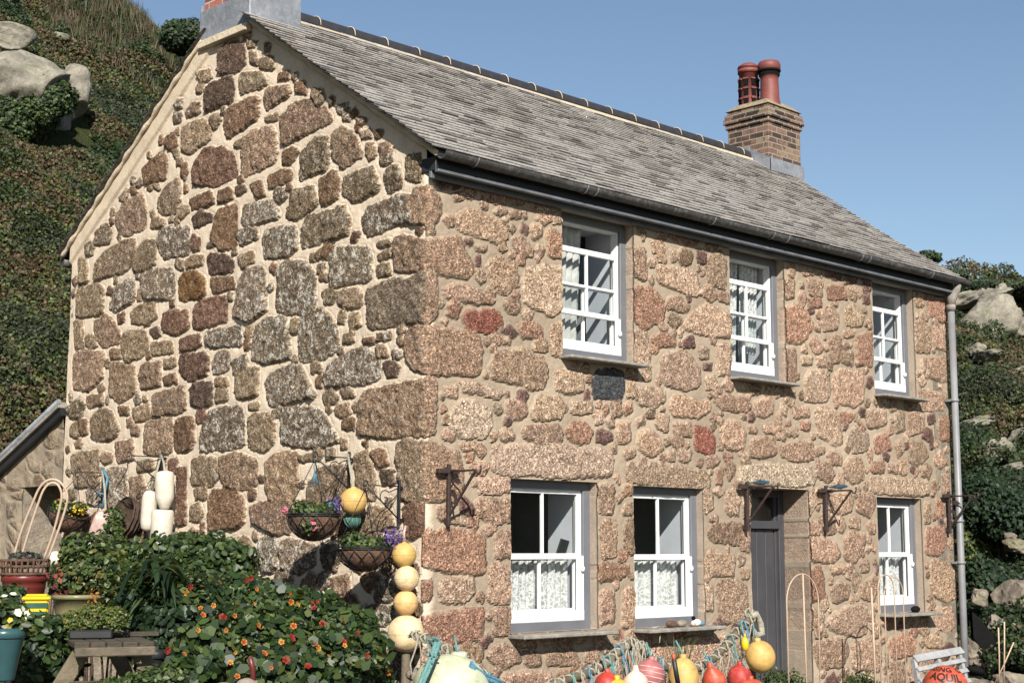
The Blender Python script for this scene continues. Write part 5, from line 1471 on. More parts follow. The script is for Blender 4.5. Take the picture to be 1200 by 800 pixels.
for k in range(7): m.tube([h1+Vector((0,0,-.10)), h1+Vector((random.uniform(-.03,.03), random.uniform(-.03,.03), -.17-random.uniform(0,.05)))], .003, 4)
o = m.build('twine', MAT['brope']); base_at(o, h1); tag(o, 'scrap of bright blue twine tied to the fuchsia bracket hook', 'twine')

def foam_buoy(px0, py0, px1, py1, rpx, x, label, mt, bottom='cone', hang=None, group='white foam buoys on the gable'):
    a = PX(px0, py0, x); b = PX(px1, py1, x); d = float((a-Vector(CAM)).dot(Vector(FWD))); r = rpx*d/F_PX; ax = (b-a); h = ax.length; ax.normalize()
    root = empty('foam_buoy', (b.x, b.y, b.z)); tag(root, label, 'buoy', group)
    if bottom == 'cone': pr = [(0,0),(r*.55,.0),(r*.9,.012),(r,.04),(r,h*.68),(r*.93,h*.75),(r*.55,h*.96),(r*.3,h),(0,h)]
    elif bottom == 'round': pr = [(0,0),(r*.6,.012),(r*.92,.05),(r,.10),(r,h-.08),(r*.9,h-.03),(r*.55,h),(0,h)]
    else: pr = [(0,0),(r*.85,0),(r,.02),(r*.97,h*.5),(r,h-.02),(r*.9,h),(0,h)]
    m = MB(); m.lathe(pr, a, 26, ax); m.build('buoy_body', MAT[mt], root)
    m = MB(); m.lathe([(r*.28,-.004),(r*.28,.006),(r*.12,.006)], a, 12, ax); m.build('buoy_eye', MAT['rope'], root)
    if hang is not None:
        m = MB(); m.tube([a, (a+Vector(hang))/2+Vector((.01,0,0)), Vector(hang)], .011, 6); m.build('hanging_rope', MAT['rope'], root)
H3 = Vector((-.06, 3.71, 2.50)); H4 = Vector((-.06, 4.80, 2.42))
foam_buoy(193, 552, 193, 597, 11, -.16, 'upper white foam buoy with a conical end on the gable', 'wbuoy', 'cone', H3)
foam_buoy(176, 574, 173, 622, 9, -.13, 'slimmer white foam buoy hanging behind its two neighbours', 'wbuoy', 'round', H3)
foam_buoy(191, 597, 188, 640, 13, -.20, 'lowest and widest white foam buoy above the leafy shrub', 'wbuoy', 'flat')
foam_buoy(124, 600, 112, 636, 11.5, -.22, 'faded pink and white buoy hanging from the blue rope', 'pbuoy', 'round', H4, None)
m = MB(); q = PX(119, 585, -.10); m.tube([H4, PX(126, 560, -.08), PX(122, 582, -.1)], .014, 6); m.tube([PX(112, 585, -.1), PX(116, 577, -.1), PX(122, 579, -.1), PX(121, 592, -.1), PX(110, 594, -.1)], .009, 6); o = m.build('blue_rope', MAT['brope']); base_at(o, H4); tag(o, 'tangled pale blue rope above the faded pink buoy', 'rope')
# odds and ends on the low ledge left of the shrub
m = MB(); c = PX(65, 655, -.55); m.ball(c, .085, .085, .08, 20); o = m.build('fishing_float', MAT['wbuoy']); base_at(o, c-Vector((0,0,.08))); tag(o, 'plain white round float behind the red flower pot', 'float')
m = MB(); c = PX(82, 648, -.35); m.box(c-Vector((.05,.10,.05)), c+Vector((.05,.10,.05)), .02); m.lathe([(.02,.05),(.02,.08),(.03,.085),(0,.09)], c, 10); o = m.build('plastic_can', MAT['orangey']); base_at(o, c-Vector((0,0,.05))); tag(o, 'small orange plastic can by the dark wicker basket', 'can')
m = MB(); c = PX(105, 645, -.45); m.ball(c, .10, .12, .085, 20); o = m.build('painted_stone', mat('black_and_white_mottle', (.5,.48,.44), .7, .3, 9, .4, dirt=(.03,.03,.03), dirt_amt=1.0)); base_at(o, c-Vector((0,0,.085))); tag(o, 'black and white mottled round stone beneath the pink buoy', 'stone')
# the low ledge they stand on
m = MB(); m.box((-1.0, 4.2, -.05), (-.05, 6.6, 1.36), .03); o = m.build('garden_ledge', MAT['rock2']); base_at(o, (-.5, 5.4, 0)); tag(o, 'low rough stone ledge against the gable behind the pots', 'ledge')

# ------------------------------------------------------------------ rope rail and buoys along the front
GY = -.9
def rope_rail(pts, r, label):
    P = [PY(x, y, GY+dy) for x, y, dy in pts]
    Q = []
    for a, b in zip(P[:-1], P[1:]):
        for k in range(6): Q.append(a.lerp(b, k/6)+Vector((0, random.uniform(-.006,.006), random.uniform(-.006,.006))))
    Q.append(P[-1]); root = empty('rope_rail', (P[0].x, P[0].y, P[0].z-.05)); tag(root, label, 'rope rail')
    m = MB(); m.tube(Q, [r*random.uniform(.85, 1.15) for _ in Q], 9); m.build('rail_core', MAT['woodl'], root)
    m = MB(); hel = []; n = len(Q)
    tot = sum((Q[i+1]-Q[i]).length for i in range(n-1)); steps = int(tot/.012)
    for s_ in range(steps):
        f = s_/steps*(n-1); i = int(f); c = Q[i].lerp(Q[min(i+1, n-1)], f-i); t = (Q[min(i+1, n-1)]-Q[max(i-1,0)]).normalized(); u = t.orthogonal().normalized(); v = t.cross(u); a = s_*.75
        hel.append(c+(u*math.cos(a)+v*math.sin(a))*r*1.08)
    m.tube(hel, .008, 5); m.build('rope_wrapping', MAT['rope'], root)
    k = 0
    for i in range(2, n-1, 3):
        m = MB(); t = (Q[min(i+1, n-1)]-Q[i-1]).normalized(); u = t.orthogonal().normalized(); v = t.cross(u); c = Q[i]
        m.tube([c+(u*math.cos(a)+v*math.sin(a))*r*1.3+t*(.02*math.sin(a*2)) for a in [j*.5 for j in range(14)]], .008, 5)
        e = c+Vector((random.uniform(-.03,.03), -.03, -r)); m.tube([c+Vector((0,-r*1.2,0)), e+Vector((0,0,-.07)), e+Vector((random.uniform(-.06,.06),0,-.17)), e+Vector((random.uniform(-.03,.03),0,-random.uniform(.22,.36)))], .006, 5)
        m.tube([c+Vector((0,-r*1.2,0)), e+Vector((.05,0,-.08)), e+Vector((random.uniform(-.02,.08),0,-.2))], .005, 5)
        m.build('twine_knot', MAT[('rope','rope','trope','rope','brope')[k % 5]], root); k += 1
    return Q
rope_rail([(480,742,.25),(500,747,.15),(525,760,.05),(548,775,0),(575,795,0),(600,812,0)], .026, 'rope bound rail drooping from the stacked floats over the pale green buoy')
rope_rail([(640,806,0),(662,797,0),(682,791,0),(700,783,0),(715,773,0),(727,760,0),(739,752,0)], .033, 'rope bound driftwood rail rising left of the mauve buoy')
rope_rail([(739,752,0),(752,758,.02),(765,771,.02),(784,784,.02),(812,785,0),(834,773,0),(852,755,0),(866,738,0),(879,723,0)], .033, 'rope bound driftwood rail rising to the door on the right')
m = MB(); P = [PY(*q, GY) for q in [(879,722),(886,719),(891,730),(893,742),(886,744),(880,736),(878,726)]]; m.tube(P, .030, 9); o = m.build('rope_loop', MAT['rope']); base_at(o, P[0]); tag(o, 'thick grey rope loop at the top of the right hand rail', 'rope')
m = MB(); P = [PY(*q, GY) for q in [(876,726),(873,716),(877,712),(880,720)]]; m.tube(P, .010, 6); P = [PY(*q, GY) for q in [(879,726),(882,714),(886,717),(884,728)]]; m.tube(P, .009, 6); o = m.build('rope_knot', MAT['rope']); base_at(o, P[0]); tag(o, 'small rope bight tied above the thick rope loop by the door', 'rope')
for (x, lb, t, tz) in [(739, 'driftwood stake between the two ground floor windows', 738, 752), (880, 'driftwood stake holding the rail beside the door', 879, 722)]:
    p = PY(x, tz, GY+.03); m = MB(); m.tube([(p.x, p.y, -.02), (p.x+.01, p.y, .4), (p.x, p.y, p.z)], [.035, .03, .026], 8); o = m.build('stake', MAT['woodl']); base_at(o, (p.x, p.y, 0)); tag(o, lb, 'stake')
# rusty rod leaning through the rail
a, b = PY(726, 737, GY+.12), PY(748, 800, GY-.1); m = MB(); m.tube([a, b], .012, 8); o = m.build('iron_rod', mat('red_rust', (.22,.08,.06), .8, .4, 20, .5)); base_at(o, b); tag(o, 'rusty red rod leaning across the rope rail', 'rod')
def buoy(px, py, rx, rz, label, mt, y=GY-.12, kind='ball', cap=None, name='buoy', lean=0.0):
    p = PY(px, py, y); d = float((p-Vector(CAM)).dot(Vector(FWD))); a = rx*d/F_PX; b = rz*d/F_PX
    root = empty(name, (p.x, p.y, p.z-b)); tag(root, label, 'buoy', 'coloured buoys hung along the rope rail')
    Rm = Euler((0, lean, 0)).to_matrix()
    m = MB()
    if kind == 'ball': m.ball(p, a, a, b, 32, Rm)
    else:
        m.lathe([(0,-b),(a*.5,-b*.88),(a*.86,-b*.5),(a,-b*.05),(a*.93,b*.3),(a*.65,b*.66),(a*.30,b*.92),(a*.24,b*1.05),(a*.26,b*1.15),(0,b*1.18)], (0,0,0), 30)
        for v in m.bm.verts: v.co = Rm @ v.co+p
    m.build('buoy_body', MAT[mt], root)
    m = MB()
    top = p+Rm @ Vector((0, 0, b*(1.0 if kind == 'ball' else 1.12))); m.lathe([(a*.2,-.012),(a*.22,.02),(a*.12,.028),(a*.1,-.012)], top, 12); m.build('buoy_eye', MAT[cap or mt], root)
    m = MB(); m.tube([top, top+Vector((.0,.02,.05)), top+Vector((random.uniform(-.03,.03),.06,.13))], .008, 6); m.build('lanyard', MAT['trope'], root)
    if mt == 'mauve':
        m = MB()
        for t in (-.45, -.15, .15, .45):
            rr_ = a*math.sqrt(1-t*t)*1.006; m.tube([p+Rm @ Vector((rr_*math.cos(2*math.pi*k/30), rr_*math.sin(2*math.pi*k/30), b*t)) for k in range(31)], .004, 4, False)
        m.build('ridge_ring', MAT['pbuoy'], root)
    return root, p, a
buoy(712, 804, 16, 17, 'red buoy with an orange patch lowest at the left of the row', 'red')
buoy(723, 810, 16, 15, 'orange buoy tucked under the red one at the left', 'orangey', GY-.2)
buoy(745, 799, 15, 14, 'cream pink buoy with a stubby neck in front of the mauve one', 'cream', GY-.28, 'pear')
buoy(761, 791, 18, 19, 'mauve red buoy ringed with moulded ridges', 'mauve', lean=.25)
buoy(801, 794, 18, 24, 'deep yellow oval buoy behind the grass tuft', 'yfloat')
buoy(837, 798, 14, 18, 'faded red pear shaped buoy left of the bright red one', 'orange', kind='pear', lean=-.4)
buoy(867, 794, 14.5, 16, 'bright red round buoy under the rail by the door', 'red', y=GY-.2)
buoy(891, 769, 17.5, 19, 'largest yellow buoy hanging in front of the door', 'yfloat', lean=-.25)
buoy(880, 803, 15, 8, 'orange buoy just showing under the bright red one', 'orange', y=GY-.3)
buoy(873, 754, 4.5, 8, 'tiny yellow float beside the biggest yellow buoy', 'yellow')
buoy(529, 807, 46, 40, 'huge pale green buoy at the cottage corner', 'gfloat', y=-1.0, kind='ball', lean=.3)
# teal rope over the pale green buoy
m = MB(); P = [PY(*q, -1.15) for q in [(511,752),(505,770),(500,782),(492,800),(489,815)]]; m.tube(P, .017, 7); m.tube([p+Vector((.02,-.01,.0)) for p in P], .015, 7)
kn = P[1]
for k in range(14): m.tube([kn, kn+Vector((random.uniform(-.05,.05), random.uniform(-.04,.02), random.uniform(-.04,.05)))], .005, 4)
m.tube([PY(*q, -1.12) for q in [(511,752),(506,746),(513,748),(517,756),(508,760),(515,768)]], .010, 6); m.tube([PY(*q, -1.1) for q in [(511,752),(500,748),(503,757),(499,760)]], .007, 6)
o = m.build('teal_rope', MAT['trope']); base_at(o, P[-1]); tag(o, 'knotted teal rope draped down the left of the pale green buoy', 'rope')
m = MB(); P = [PY(*q, -1.2) for q in [(551,779),(556,786),(566,793),(580,799),(592,806)]]; m.tube(P, .016, 7); m.tube([p+Vector((.01,.0,.022)) for p in P], .012, 7); o = m.build('blue_rope', MAT['brope']); base_at(o, P[-1]); tag(o, 'blue green rope running along the right of the pale green buoy', 'rope')
# marker pen shaped spar
a, b = PY(789, 768, GY-.25), PY(795, 803, GY-.25); m = MB(); m.tube([a.lerp(b,.12), b], .020, 10); root = m.build('marker_spar', MAT['black']); base_at(root, b); tag(root, 'slim black marker spar with a red tip before the yellow oval buoy', 'marker')
m = MB(); m.tube([a+Vector((0,0,.02)), a.lerp(b,.13)], [.008,.018], 10); m.build('spar_tip', MAT['orange'], root)
# red lettered ball
rb = empty('lettered_buoy', (0,0,0)); bp = PY(1108, 806, -.85); bd = float((bp-Vector(CAM)).dot(Vector(FWD))); br = 26.5*bd/F_PX; rb.location = bp-Vector((0,0,br)); tag(rb, 'big red orange ball with black lettering in front of the pallet', 'buoy')
m = MB(); m.ball(bp, br, br, br, 40); m.build('ball_shell', MAT['orange'], rb)
def ball_text(txt, lat, width, size, tilt=-.10, az0=None):
    fwd2 = (Vector(CAM)-bp).normalized(); az = math.atan2(fwd2.y, fwd2.x)
    cu = bpy.data.curves.new('t', 'FONT'); cu.body = txt; cu.size = size; cu.align_x = 'CENTER'; cu.offset = size*.03; cu.resolution_u = 3
    to = bpy.data.objects.new('t', cu); col.objects.link(to); dg = bpy.context.evaluated_depsgraph_get(); me = bpy.data.meshes.new_from_object(to.evaluated_get(dg)); bpy.data.objects.remove(to)
    bm = bmesh.new(); bm.from_mesh(me); bmesh.ops.triangulate(bm, faces=bm.faces[:]); bmesh.ops.subdivide_edges(bm, edges=bm.edges[:], cuts=3, use_grid_fill=True)
    ct, st = math.cos(tilt), math.sin(tilt)
    for v in bm.verts:
        x, y = v.co.x, v.co.y; x, y = x*ct-y*st, x*st+y*ct
        la = lat+y/br; lo = az+x/(br*math.cos(lat))
        v.co = bp+Vector((math.cos(la)*math.cos(lo), math.cos(la)*math.sin(lo), math.sin(la)))*br*1.012
    bm.to_mesh(me); bm.free(); link_mesh('lettering', me, MAT['ink'], rb)
ball_text('AQUIL', .40, 1, .118); ball_text('USING  O', .86, 1, .095)

# ------------------------------------------------------------------ pallet leaning by the downpipe
def pallet():
    A, B, C_, D_ = PY(1072, 768, -.45), PY(1127, 758, -.45), PY(1138, 800, -.75), PY(1082, 815, -.75)
    root = empty('wooden_pallet', ((C_.x+D_.x)/2, -.75, 0)); tag(root, 'silver grey slatted pallet leaning against the wall by the downpipe', 'pallet')
    nrm = (B-A).cross(D_-A).normalized(); dn = (D_-A).normalized(); L_ = 1.35*(D_-A).length
    for k in range(5):
        t = k*.24*(D_-A).length*1.15; a = A+dn*(t+.045); b = B+((C_-B).normalized())*(t+.045)
        m = MB(); m.obox(a, b, .085 if k == 0 else .05, .018, .003, nrm); m.build('slat', MAT['greywood'], root)
    for f in (.02, .5, .97):
        a = A.lerp(B, f); m = MB(); d2 = (D_.lerp(C_, f)-a).normalized(); m.obox(a+d2*.02-nrm*.04*0, a+d2*L_, .04, .06, .003, nrm)
        o = m.build('bearer', MAT['greywood'], root)
        o.location = o.location+(nrm*.045 if nrm.y > 0 else -nrm*.045)
pallet()
# black iron hook (old anchor fluke) among the boulders
def hook():
    Y = PD(1160, 760, 17.3)
    def q(px, py): 
        d = ray(px, py); t = ((Y-Vector(CAM)).dot(Vector((.70,.71,0))))/float(Vector(d).dot(Vector((.70,.71,0)))); return Vector(CAM+d*t)
    root = empty('iron_hook', q(1175, 800)); tag(root, 'matt black iron plate with a curved hook among the pale boulders', 'iron plate')
    m = MB(); m.prism([q(*p) for p in [(1139,716),(1146,722),(1156,733),(1164,743),(1172,752),(1176,768),(1179,785),(1172,794),(1163,786),(1157,770),(1150,758),(1141,747)]], Vector((.70,.71,0))*.10); m.build('plate', MAT['soot'], root)
    m = MB(); m.prism([q(*p) for p in [(1162,741),(1170,748),(1177,751),(1186,760),(1190,772),(1191,802),(1184,802),(1184,778),(1180,766),(1172,758),(1166,752)]], Vector((.70,.71,0))*.06); m.build('curved_arm', MAT['soot'], root)
hook()
c = PY(1143, 786, -.35); m = MB(); m.ball(c, .14, .10, .05, 16, Euler((0,.25,0)).to_matrix()); o = m.build('black_bundle', MAT['soot']); base_at(o, c-Vector((0,0,.05))); tag(o, 'small flat black bundle between pallet and boulders', 'bundle')  # flattened black ball for a dark shape of unclear nature
# canes at the right edge
for i, (x0, y0, x1, y1, lb) in enumerate([(1170,735,1171,806,'tall upright cane left of the pair at the right edge'), (1177,728,1176,806,'tallest upright cane at the right edge'), (1166,800,1188,752,'thin cane slanting right before the boulders')]):
    a, b = PD(x0, y0, 16.2), PD(x1, y1, 16.2); m = MB(); m.tube([a, a.lerp(b,.5)+Vector((.01,0,0)), b], .008, 6); o = m.build('garden_cane', MAT['wire']); base_at(o, b if b.z < a.z else a); tag(o, lb, 'cane', 'canes by the boulders')

# ------------------------------------------------------------------ wire plant hoops
def hoop(px, wpx, ty, Y, label, m_='wire', h=None, mid=False, grp='pale wire plant hoops', r=.0062, low=815):
    a = PY(px-wpx/2, ty+wpx*.5, Y); b = PY(px+wpx/2, ty+wpx*.5, Y); c = (a+b)/2; R2 = (b.x-a.x)/2; zt = PY(px, ty, Y).z; zb = 0.0
    root = empty('plant_hoop', (c.x, Y, 0)); tag(root, label, 'plant hoop', grp)
    hr = min(R2, .30)
    m = MB(); pts = [(c.x-R2*.97, Y, zb), (c.x-R2, Y, zt-hr*.95)]+[(c.x-R2*math.cos(t), Y, zt-hr+hr*math.sin(t)) for t in [math.pi*k/14 for k in range(1, 14)]]+[(c.x+R2, Y, zt-hr*.95), (c.x+R2*.97, Y, zb)]
    m.tube(pts, r, 7); m.build('hoop_wire', MAT[m_], root)
    if mid: m = MB(); m.tube([(c.x+.02, Y-.01, zb), (c.x, Y-.01, zt)], r*1.2, 7); m.build('centre_cane', MAT[m_], root)
hoop(940, 37, 672, -.75, 'wide pale hoop with a centre cane right of the door', mid=True)
hoop(1038, 19, 673, -.80, 'front pale hoop before the right hand ground floor window')
hoop(1047, 22, 676, -.66, 'rear pale hoop before the right hand ground floor window')
p = PY(1021, 688, -.7); m = MB(); m.tube([(p.x+.03, -.7, 0), (p.x, -.7, p.z)], .010, 6); o = m.build('garden_cane', MAT['wire']); base_at(o, (p.x+.03, -.7, 0)); tag(o, 'single short cane left of the twin pale hoops', 'cane')

# ------------------------------------------------------------------ things on the sills
def sill_z(i): return OPEN[i][2]-.006
p = PY(790, 729, -.06)
for k, (px, r, lb, mt) in enumerate([(787, .055, 'long brown pebble lying on the middle window sill', 'coir'), (799, .05, 'rounder brown pebble next to the toy bird on the sill', 'rock2')]):
    q = PY(px, 730, -.05); m = MB(); m.ball((q.x, -.05, sill_z(1)+.032), r*1.3, .035, .032, 14); o = m.build('pebble', MAT[mt]); base_at(o, (q.x, -.05, sill_z(1))); tag(o, lb, 'pebble')
q = PY(816, 728, -.08); z = sill_z(1); root = empty('bird_ornament', (q.x, -.08, z)); tag(root, 'little white and blue bird ornament at the right end of the sill', 'ornament')
m = MB(); m.ball((q.x, -.08, z+.035), .06, .03, .032, 14); m.build('bird_body', MAT['white'], root); m = MB(); m.ball((q.x+.07, -.08, z+.022), .06, .022, .018, 12); m.build('bird_wing', MAT['brope'], root)
m = MB(); m.ball((q.x-.04, -.08, z+.075), .022, .02, .02, 12); m.build('bird_head', MAT['soot'], root); m = MB(); m.ball((q.x-.055, -.09, z+.030), .03, .02, .025, 10); m.build('bird_foot', MAT['cream'], root)
q = PY(770, 733, -.12); m = MB(); m.tube([(q.x-.06, -.10, z+.008), (q.x, -.13, z+.02), (q.x+.05, -.10, z+.008), (q.x+.02, -.14, z-.02), (q.x, -.145, z-.12)], .006, 5); o = m.build('string_scrap', MAT['rope']); base_at(o, (q.x, -.1, z)); tag(o, 'loose scrap of string trailing off the middle sill', 'string')
q = PY(1073, 716, -.05); m = MB(); m.ball((q.x, -.05, sill_z(2)+.035), .075, .04, .038, 14); o = m.build('mussel_shell', MAT['soot']); base_at(o, (q.x, -.05, sill_z(2))); tag(o, 'dark mussel shell lying on the right hand window sill', 'shell')
q = PY(658, 640, .30); m = MB(); m.box((q.x-.055, .28, 1.555), (q.x+.055, .295, 1.70), .004, Euler((.25,.2,0)).to_matrix()); o = m.build('picture_frame', MAT['black']); base_at(o, (q.x, .29, 1.555)); tag(o, 'small black picture frame standing inside the left ground floor window', 'frame')
m = MB(); m.box((1.02, .27, 1.535), (1.92, .33, 1.552)); o = m.build('window_shelf', MAT['white']); base_at(o, (1.5, .3, 1.535)); tag(o, 'narrow white shelf across the left ground floor window', 'shelf')

# ------------------------------------------------------------------ garden corner: table, pots, tub
def table():
    zt = 1.10; A = PZ(87, 752, zt); Bp = PZ(182, 751, zt); ux = (Bp-A); ux.z = 0; w = ux.length; ux.normalize(); dirb = PZ(44, 730, zt)-A; dirb.z = 0; uy = dirb.normalized(); Lt = 1.75
    root = empty('picnic_table', ((A.x+Bp.x)/2, (A.y+Bp.y)/2, .35)); tag(root, 'weathered mossy wooden table with slanting legs in the garden corner', 'table')
    n = 5
    # boards run from the near left corner towards the wall
    for k in range(n):
        a = A+ux*(w*(k+.5)/n); m = MB(); m.obox(a+Vector((0,0,-.02)), a+uy*Lt*random.uniform(.97, 1.0)+Vector((0,0,-.02)), w/n*.94, .036, .006); m.build('board', MAT['wood'], root)
    m = MB(); m.obox(A-uy*.02+Vector((0,0,-.055)), A+ux*w-uy*.02+Vector((0,0,-.05)), .03, .05, .006); m.build('apron', MAT['woodl'], root)
    for t in (.18, Lt-.2):
        for s_ in (0, 1):
            top = A+uy*t+ux*(w*(.16 if s_ == 0 else .84))+Vector((0,0,-.05)); bot = top+ux*(-.42 if s_ == 0 else .42); bot.z = .32
            m = MB(); m.obox(top, bot, .095, .045, .006, uy); m.build('leg', MAT['woodl'], root)
    m = MB(); a = A+uy*.18+Vector((0,0,-.26)); m.obox(a-ux*.0, a+ux*w, .04, .07, .004); m.build('cross_brace', MAT['wood'], root)
    return A, ux, uy, w
TA, TUX, TUY, TW = table()
def plant_pot(px, py_rim, py_base, rpx, D, label, mt, name='flower_pot', foot=.68, rim=True, bowl=False, zb=None, cat='pot'):
    c = PD(px, py_rim, D); b = PD(px, py_base, D); h = c.z-b.z if zb is None else c.z-zb; r = rpx*D/F_PX; root = empty(name, (c.x, c.y, c.z-h)); tag(root, label, cat)
    m = MB()
    if bowl: pr = [(0,-h),(r*.5,-h),(r*.62,-h*.85),(r*.86,-h*.45),(r*.95,-h*.12),(r*1.0,-.03),(r*1.04,-.012),(r*1.0,0),(r*.92,-.01),(r*.90,-.05)]
    else: pr = [(0,-h),(r*foot*.96,-h),(r*foot,-h*.97),(r*.90,-h*.24),(r*.93,-h*.22),(r*.93,-h*.19),(r*.95,-.055),(r*1.0,-.05),(r*1.02,-.03),(r*1.0,0),(r*.93,-.004),(r*.90,-.05)]
    m.lathe(pr, c, 36); m.build('pot_body', MAT[mt], root)
    m = MB(); m.lathe([(0,-.035),(r*.93,-.05)], c, 24); m.build('soil', MAT['soil'], root)
    return root, c, r
rp, rc_, rr0 = plant_pot(29, 672, 745, 26, 10.2, 'dark red pot of trailing plants with two arching wire hoops', 'redpot', foot=.72)
# woven edging and drooping dark plant in the red pot
m = MB()
for k in range(26):
    a = 2*math.pi*k/26; p = rc_+Vector((rr0*.99*math.cos(a), rr0*.99*math.sin(a), 0)); m.tube([p, p+Vector((.01*math.cos(a), .01*math.sin(a), .09))], .007, 5)
for zz in (.0, .05, .09): m.tube([rc_+Vector(((rr0*1.0+.006*(k % 2))*math.cos(2*math.pi*k/30), (rr0*1.0+.006*(k % 2))*math.sin(2*math.pi*k/30), zz)) for k in range(31)], .011, 5, False)
m.build('woven_edging', MAT['coir'], rp)
foliage('trailing_plant', [((rc_.x, rc_.y, rc_.z+.10), (rr0*.85, rr0*.85, .05))], 700, .03, 'oval', [(.03,.035,.02),(.06,.04,.04),(.09,.10,.08),(.02,.02,.02)], rp)
for (px0, px1, top) in ((18, 66, 556), (26, 72, 566)):
    pass
def tall_hoop(pts, label):
    P = [PD(x, y, 10.2) for x, y in pts]; Q = []
    for i in range(len(P)-1):
        for k in range(3):
            t = k/3; p0 = P[max(i-1,0)]; p1_ = P[i]; p2_ = P[i+1]; p3_ = P[min(i+2, len(P)-1)]
            Q.append(.5*((2*p1_)+(p2_-p0)*t+(2*p0-5*p1_+4*p2_-p3_)*t*t+(3*p1_-p0-3*p2_+p3_)*t**3))
    Q.append(P[-1]); m = MB(); m.tube(Q, .0085, 7); m.build('wire_hoop', MAT['wire'], rp)
tall_hoop([(13,662),(25,622),(38,590),(46,572),(55,563),(66,562),(75,570),(79,582),(76,598),(66,628),(56,655)], '')
tall_hoop([(22,662),(33,625),(44,592),(51,574),(59,566),(67,567),(72,577),(71,590),(63,622),(50,658)], '')
# teal pot bottom left
tp_, tc_, tr_ = plant_pot(6, 735, 796, 24, 8.0, 'teal glazed pot with white pansies at the bottom left corner', 'tealpot', foot=.55)
foliage('foliage', [((tc_.x, tc_.y, tc_.z+.08), (.11, .11, .08)), ((tc_.x+.10, tc_.y-.06, tc_.z+.02), (.08, .08, .06)), ((tc_.x-.04, tc_.y+.1, tc_.z+.14), (.07, .1, .08))], 420, .05, 'oval', GREEN+LIGHT, tp_)
P_, d_ = blob_pts(26, [((tc_.x, tc_.y, tc_.z+.08), (.13, .13, .10))], .8); link_mesh('pansy_flowers', leaf_mesh('pansy_flowers', P_, .035, 'round', pal(26, [(.8,.78,.6),(.75,.6,.1),(.5,.12,.2)]), d_, .6), MAT['petal'], tp_)
# glazed bowl on the table, low tray
bp_, bc_, brr = plant_pot(91, 696, 738, 29, 9.3, 'olive glazed bowl of mixed plants on the wooden table', 'bowl', bowl=True, zb=1.10)
foliage('foliage', [((bc_.x, bc_.y, bc_.z+.13), (.17, .17, .16)), ((bc_.x+.04, bc_.y+.02, bc_.z+.28), (.15, .15, .12)), ((bc_.x+.12, bc_.y-.1, bc_.z+.12), (.12, .12, .14))], 2200, .034, 'oval', GREEN+LIGHT+[(.10,.09,.02)], bp_)
P_, d_ = blob_pts(90, [((bc_.x-.10, bc_.y+.02, bc_.z+.10), (.10, .10, .12)), ((bc_.x+.05, bc_.y-.05, bc_.z+.08), (.1, .1, .1))], .5); link_mesh('red_leaves', leaf_mesh('red_leaves', P_, .04, 'oval', pal(90, [(.20,.03,.04),(.12,.03,.05),(.30,.06,.05)]), d_, 1), MAT['petal'], bp_)
q = PD(108, 733, 8.7); root = empty('seed_tray', (q.x, q.y, 1.10)); tag(root, 'low black tray of ferny seedlings at the front of the table', 'tray')
m = MB(); vs = m.box((q.x-.12, q.y-.08, 1.10), (q.x+.12, q.y+.08, 1.15), .008, Euler((0,0,-.6)).to_matrix()); m.build('tray_body', MAT['blackpl'], root)
foliage('foliage', [((q.x-.09, q.y+.05, 1.20), (.08, .08, .07)), ((q.x+.0, q.y, 1.22), (.09, .09, .09)), ((q.x+.11, q.y-.07, 1.21), (.09, .07, .08))], 2600, .018, 'oval', [(.06,.095,.025),(.09,.11,.02),(.12,.11,.025),(.04,.065,.022)], root, shell=.3)
foliage('orange_flowers', [((q.x+.02, q.y+.02, 1.30), (.04, .04, .09))], 60, .02, 'oval', [(.35,.13,.02),(.2,.1,.02)], root, mat_='petal')
q = PD(153, 736, 8.9); m = MB(); m.box((q.x-.16, q.y-.05, 1.101), (q.x+.16, q.y+.05, 1.125), .004, Euler((0,0,-.35)).to_matrix()); o = m.build('loose_plank', MAT['wood']); base_at(o, (q.x, q.y, 1.101)); tag(o, 'loose broken plank lying on the table end', 'plank')
# yellow tub
def tub():
    c = PD(42, 727, 9.0); u = Vector((RGT[0], RGT[1], 0)); v = Vector((u.y, -u.x, 0)); ang = math.atan2(u.y, u.x)+.25; Rz = Euler((0,0,ang)).to_matrix(); zb = c.z-.02
    root = empty('plastic_tub', (c.x, c.y, zb)); tag(root, 'yellow plastic tub with a dark label and clip lid beside the red pot', 'tub')
    def bx_(lo, hi, bev, nm, mt, taper=0.0):
        m = MB(); vs = m.box(lo, hi, bev)
        for w_ in m.bm.verts:
            f = 1-taper*(1-(w_.co.z)/.18); w_.co = Vector((w_.co.x*f, w_.co.y*f, w_.co.z))
            w_.co = Rz @ w_.co+Vector((c.x, c.y, zb))
        return m.build(nm, MAT[mt], root)
    bx_((-.075, -.06, 0), (.075, .06, .145), .014, 'tub_body', 'yellow', .12)
    bx_((-.083, -.068, .142), (.083, .068, .165), .008, 'lid', 'yellow'); bx_((-.065, -.05, .163), (.065, .05, .178), .008, 'lid_top', 'yellow')
    bx_((-.071, -.063, .095), (.071, -.055, .128), .002, 'label', 'label', .1); bx_((-.069, -.062, .052), (.069, -.055, .078), .002, 'label', 'label', .13)
    bx_((-.067, -.061, .016), (.02, -.055, .028), .002, 'label', 'label', .13)
tub()
m = MB(); c = PD(42, 727, 9.0); m.box((c.x-.14, c.y-.1, .3), (c.x+.14, c.y+.16, c.z-.022), .02); o = m.build('stone_block', MAT['rock2']); base_at(o, (c.x, c.y, .3)); tag(o, 'rough stone block under the yellow tub', 'stone block')
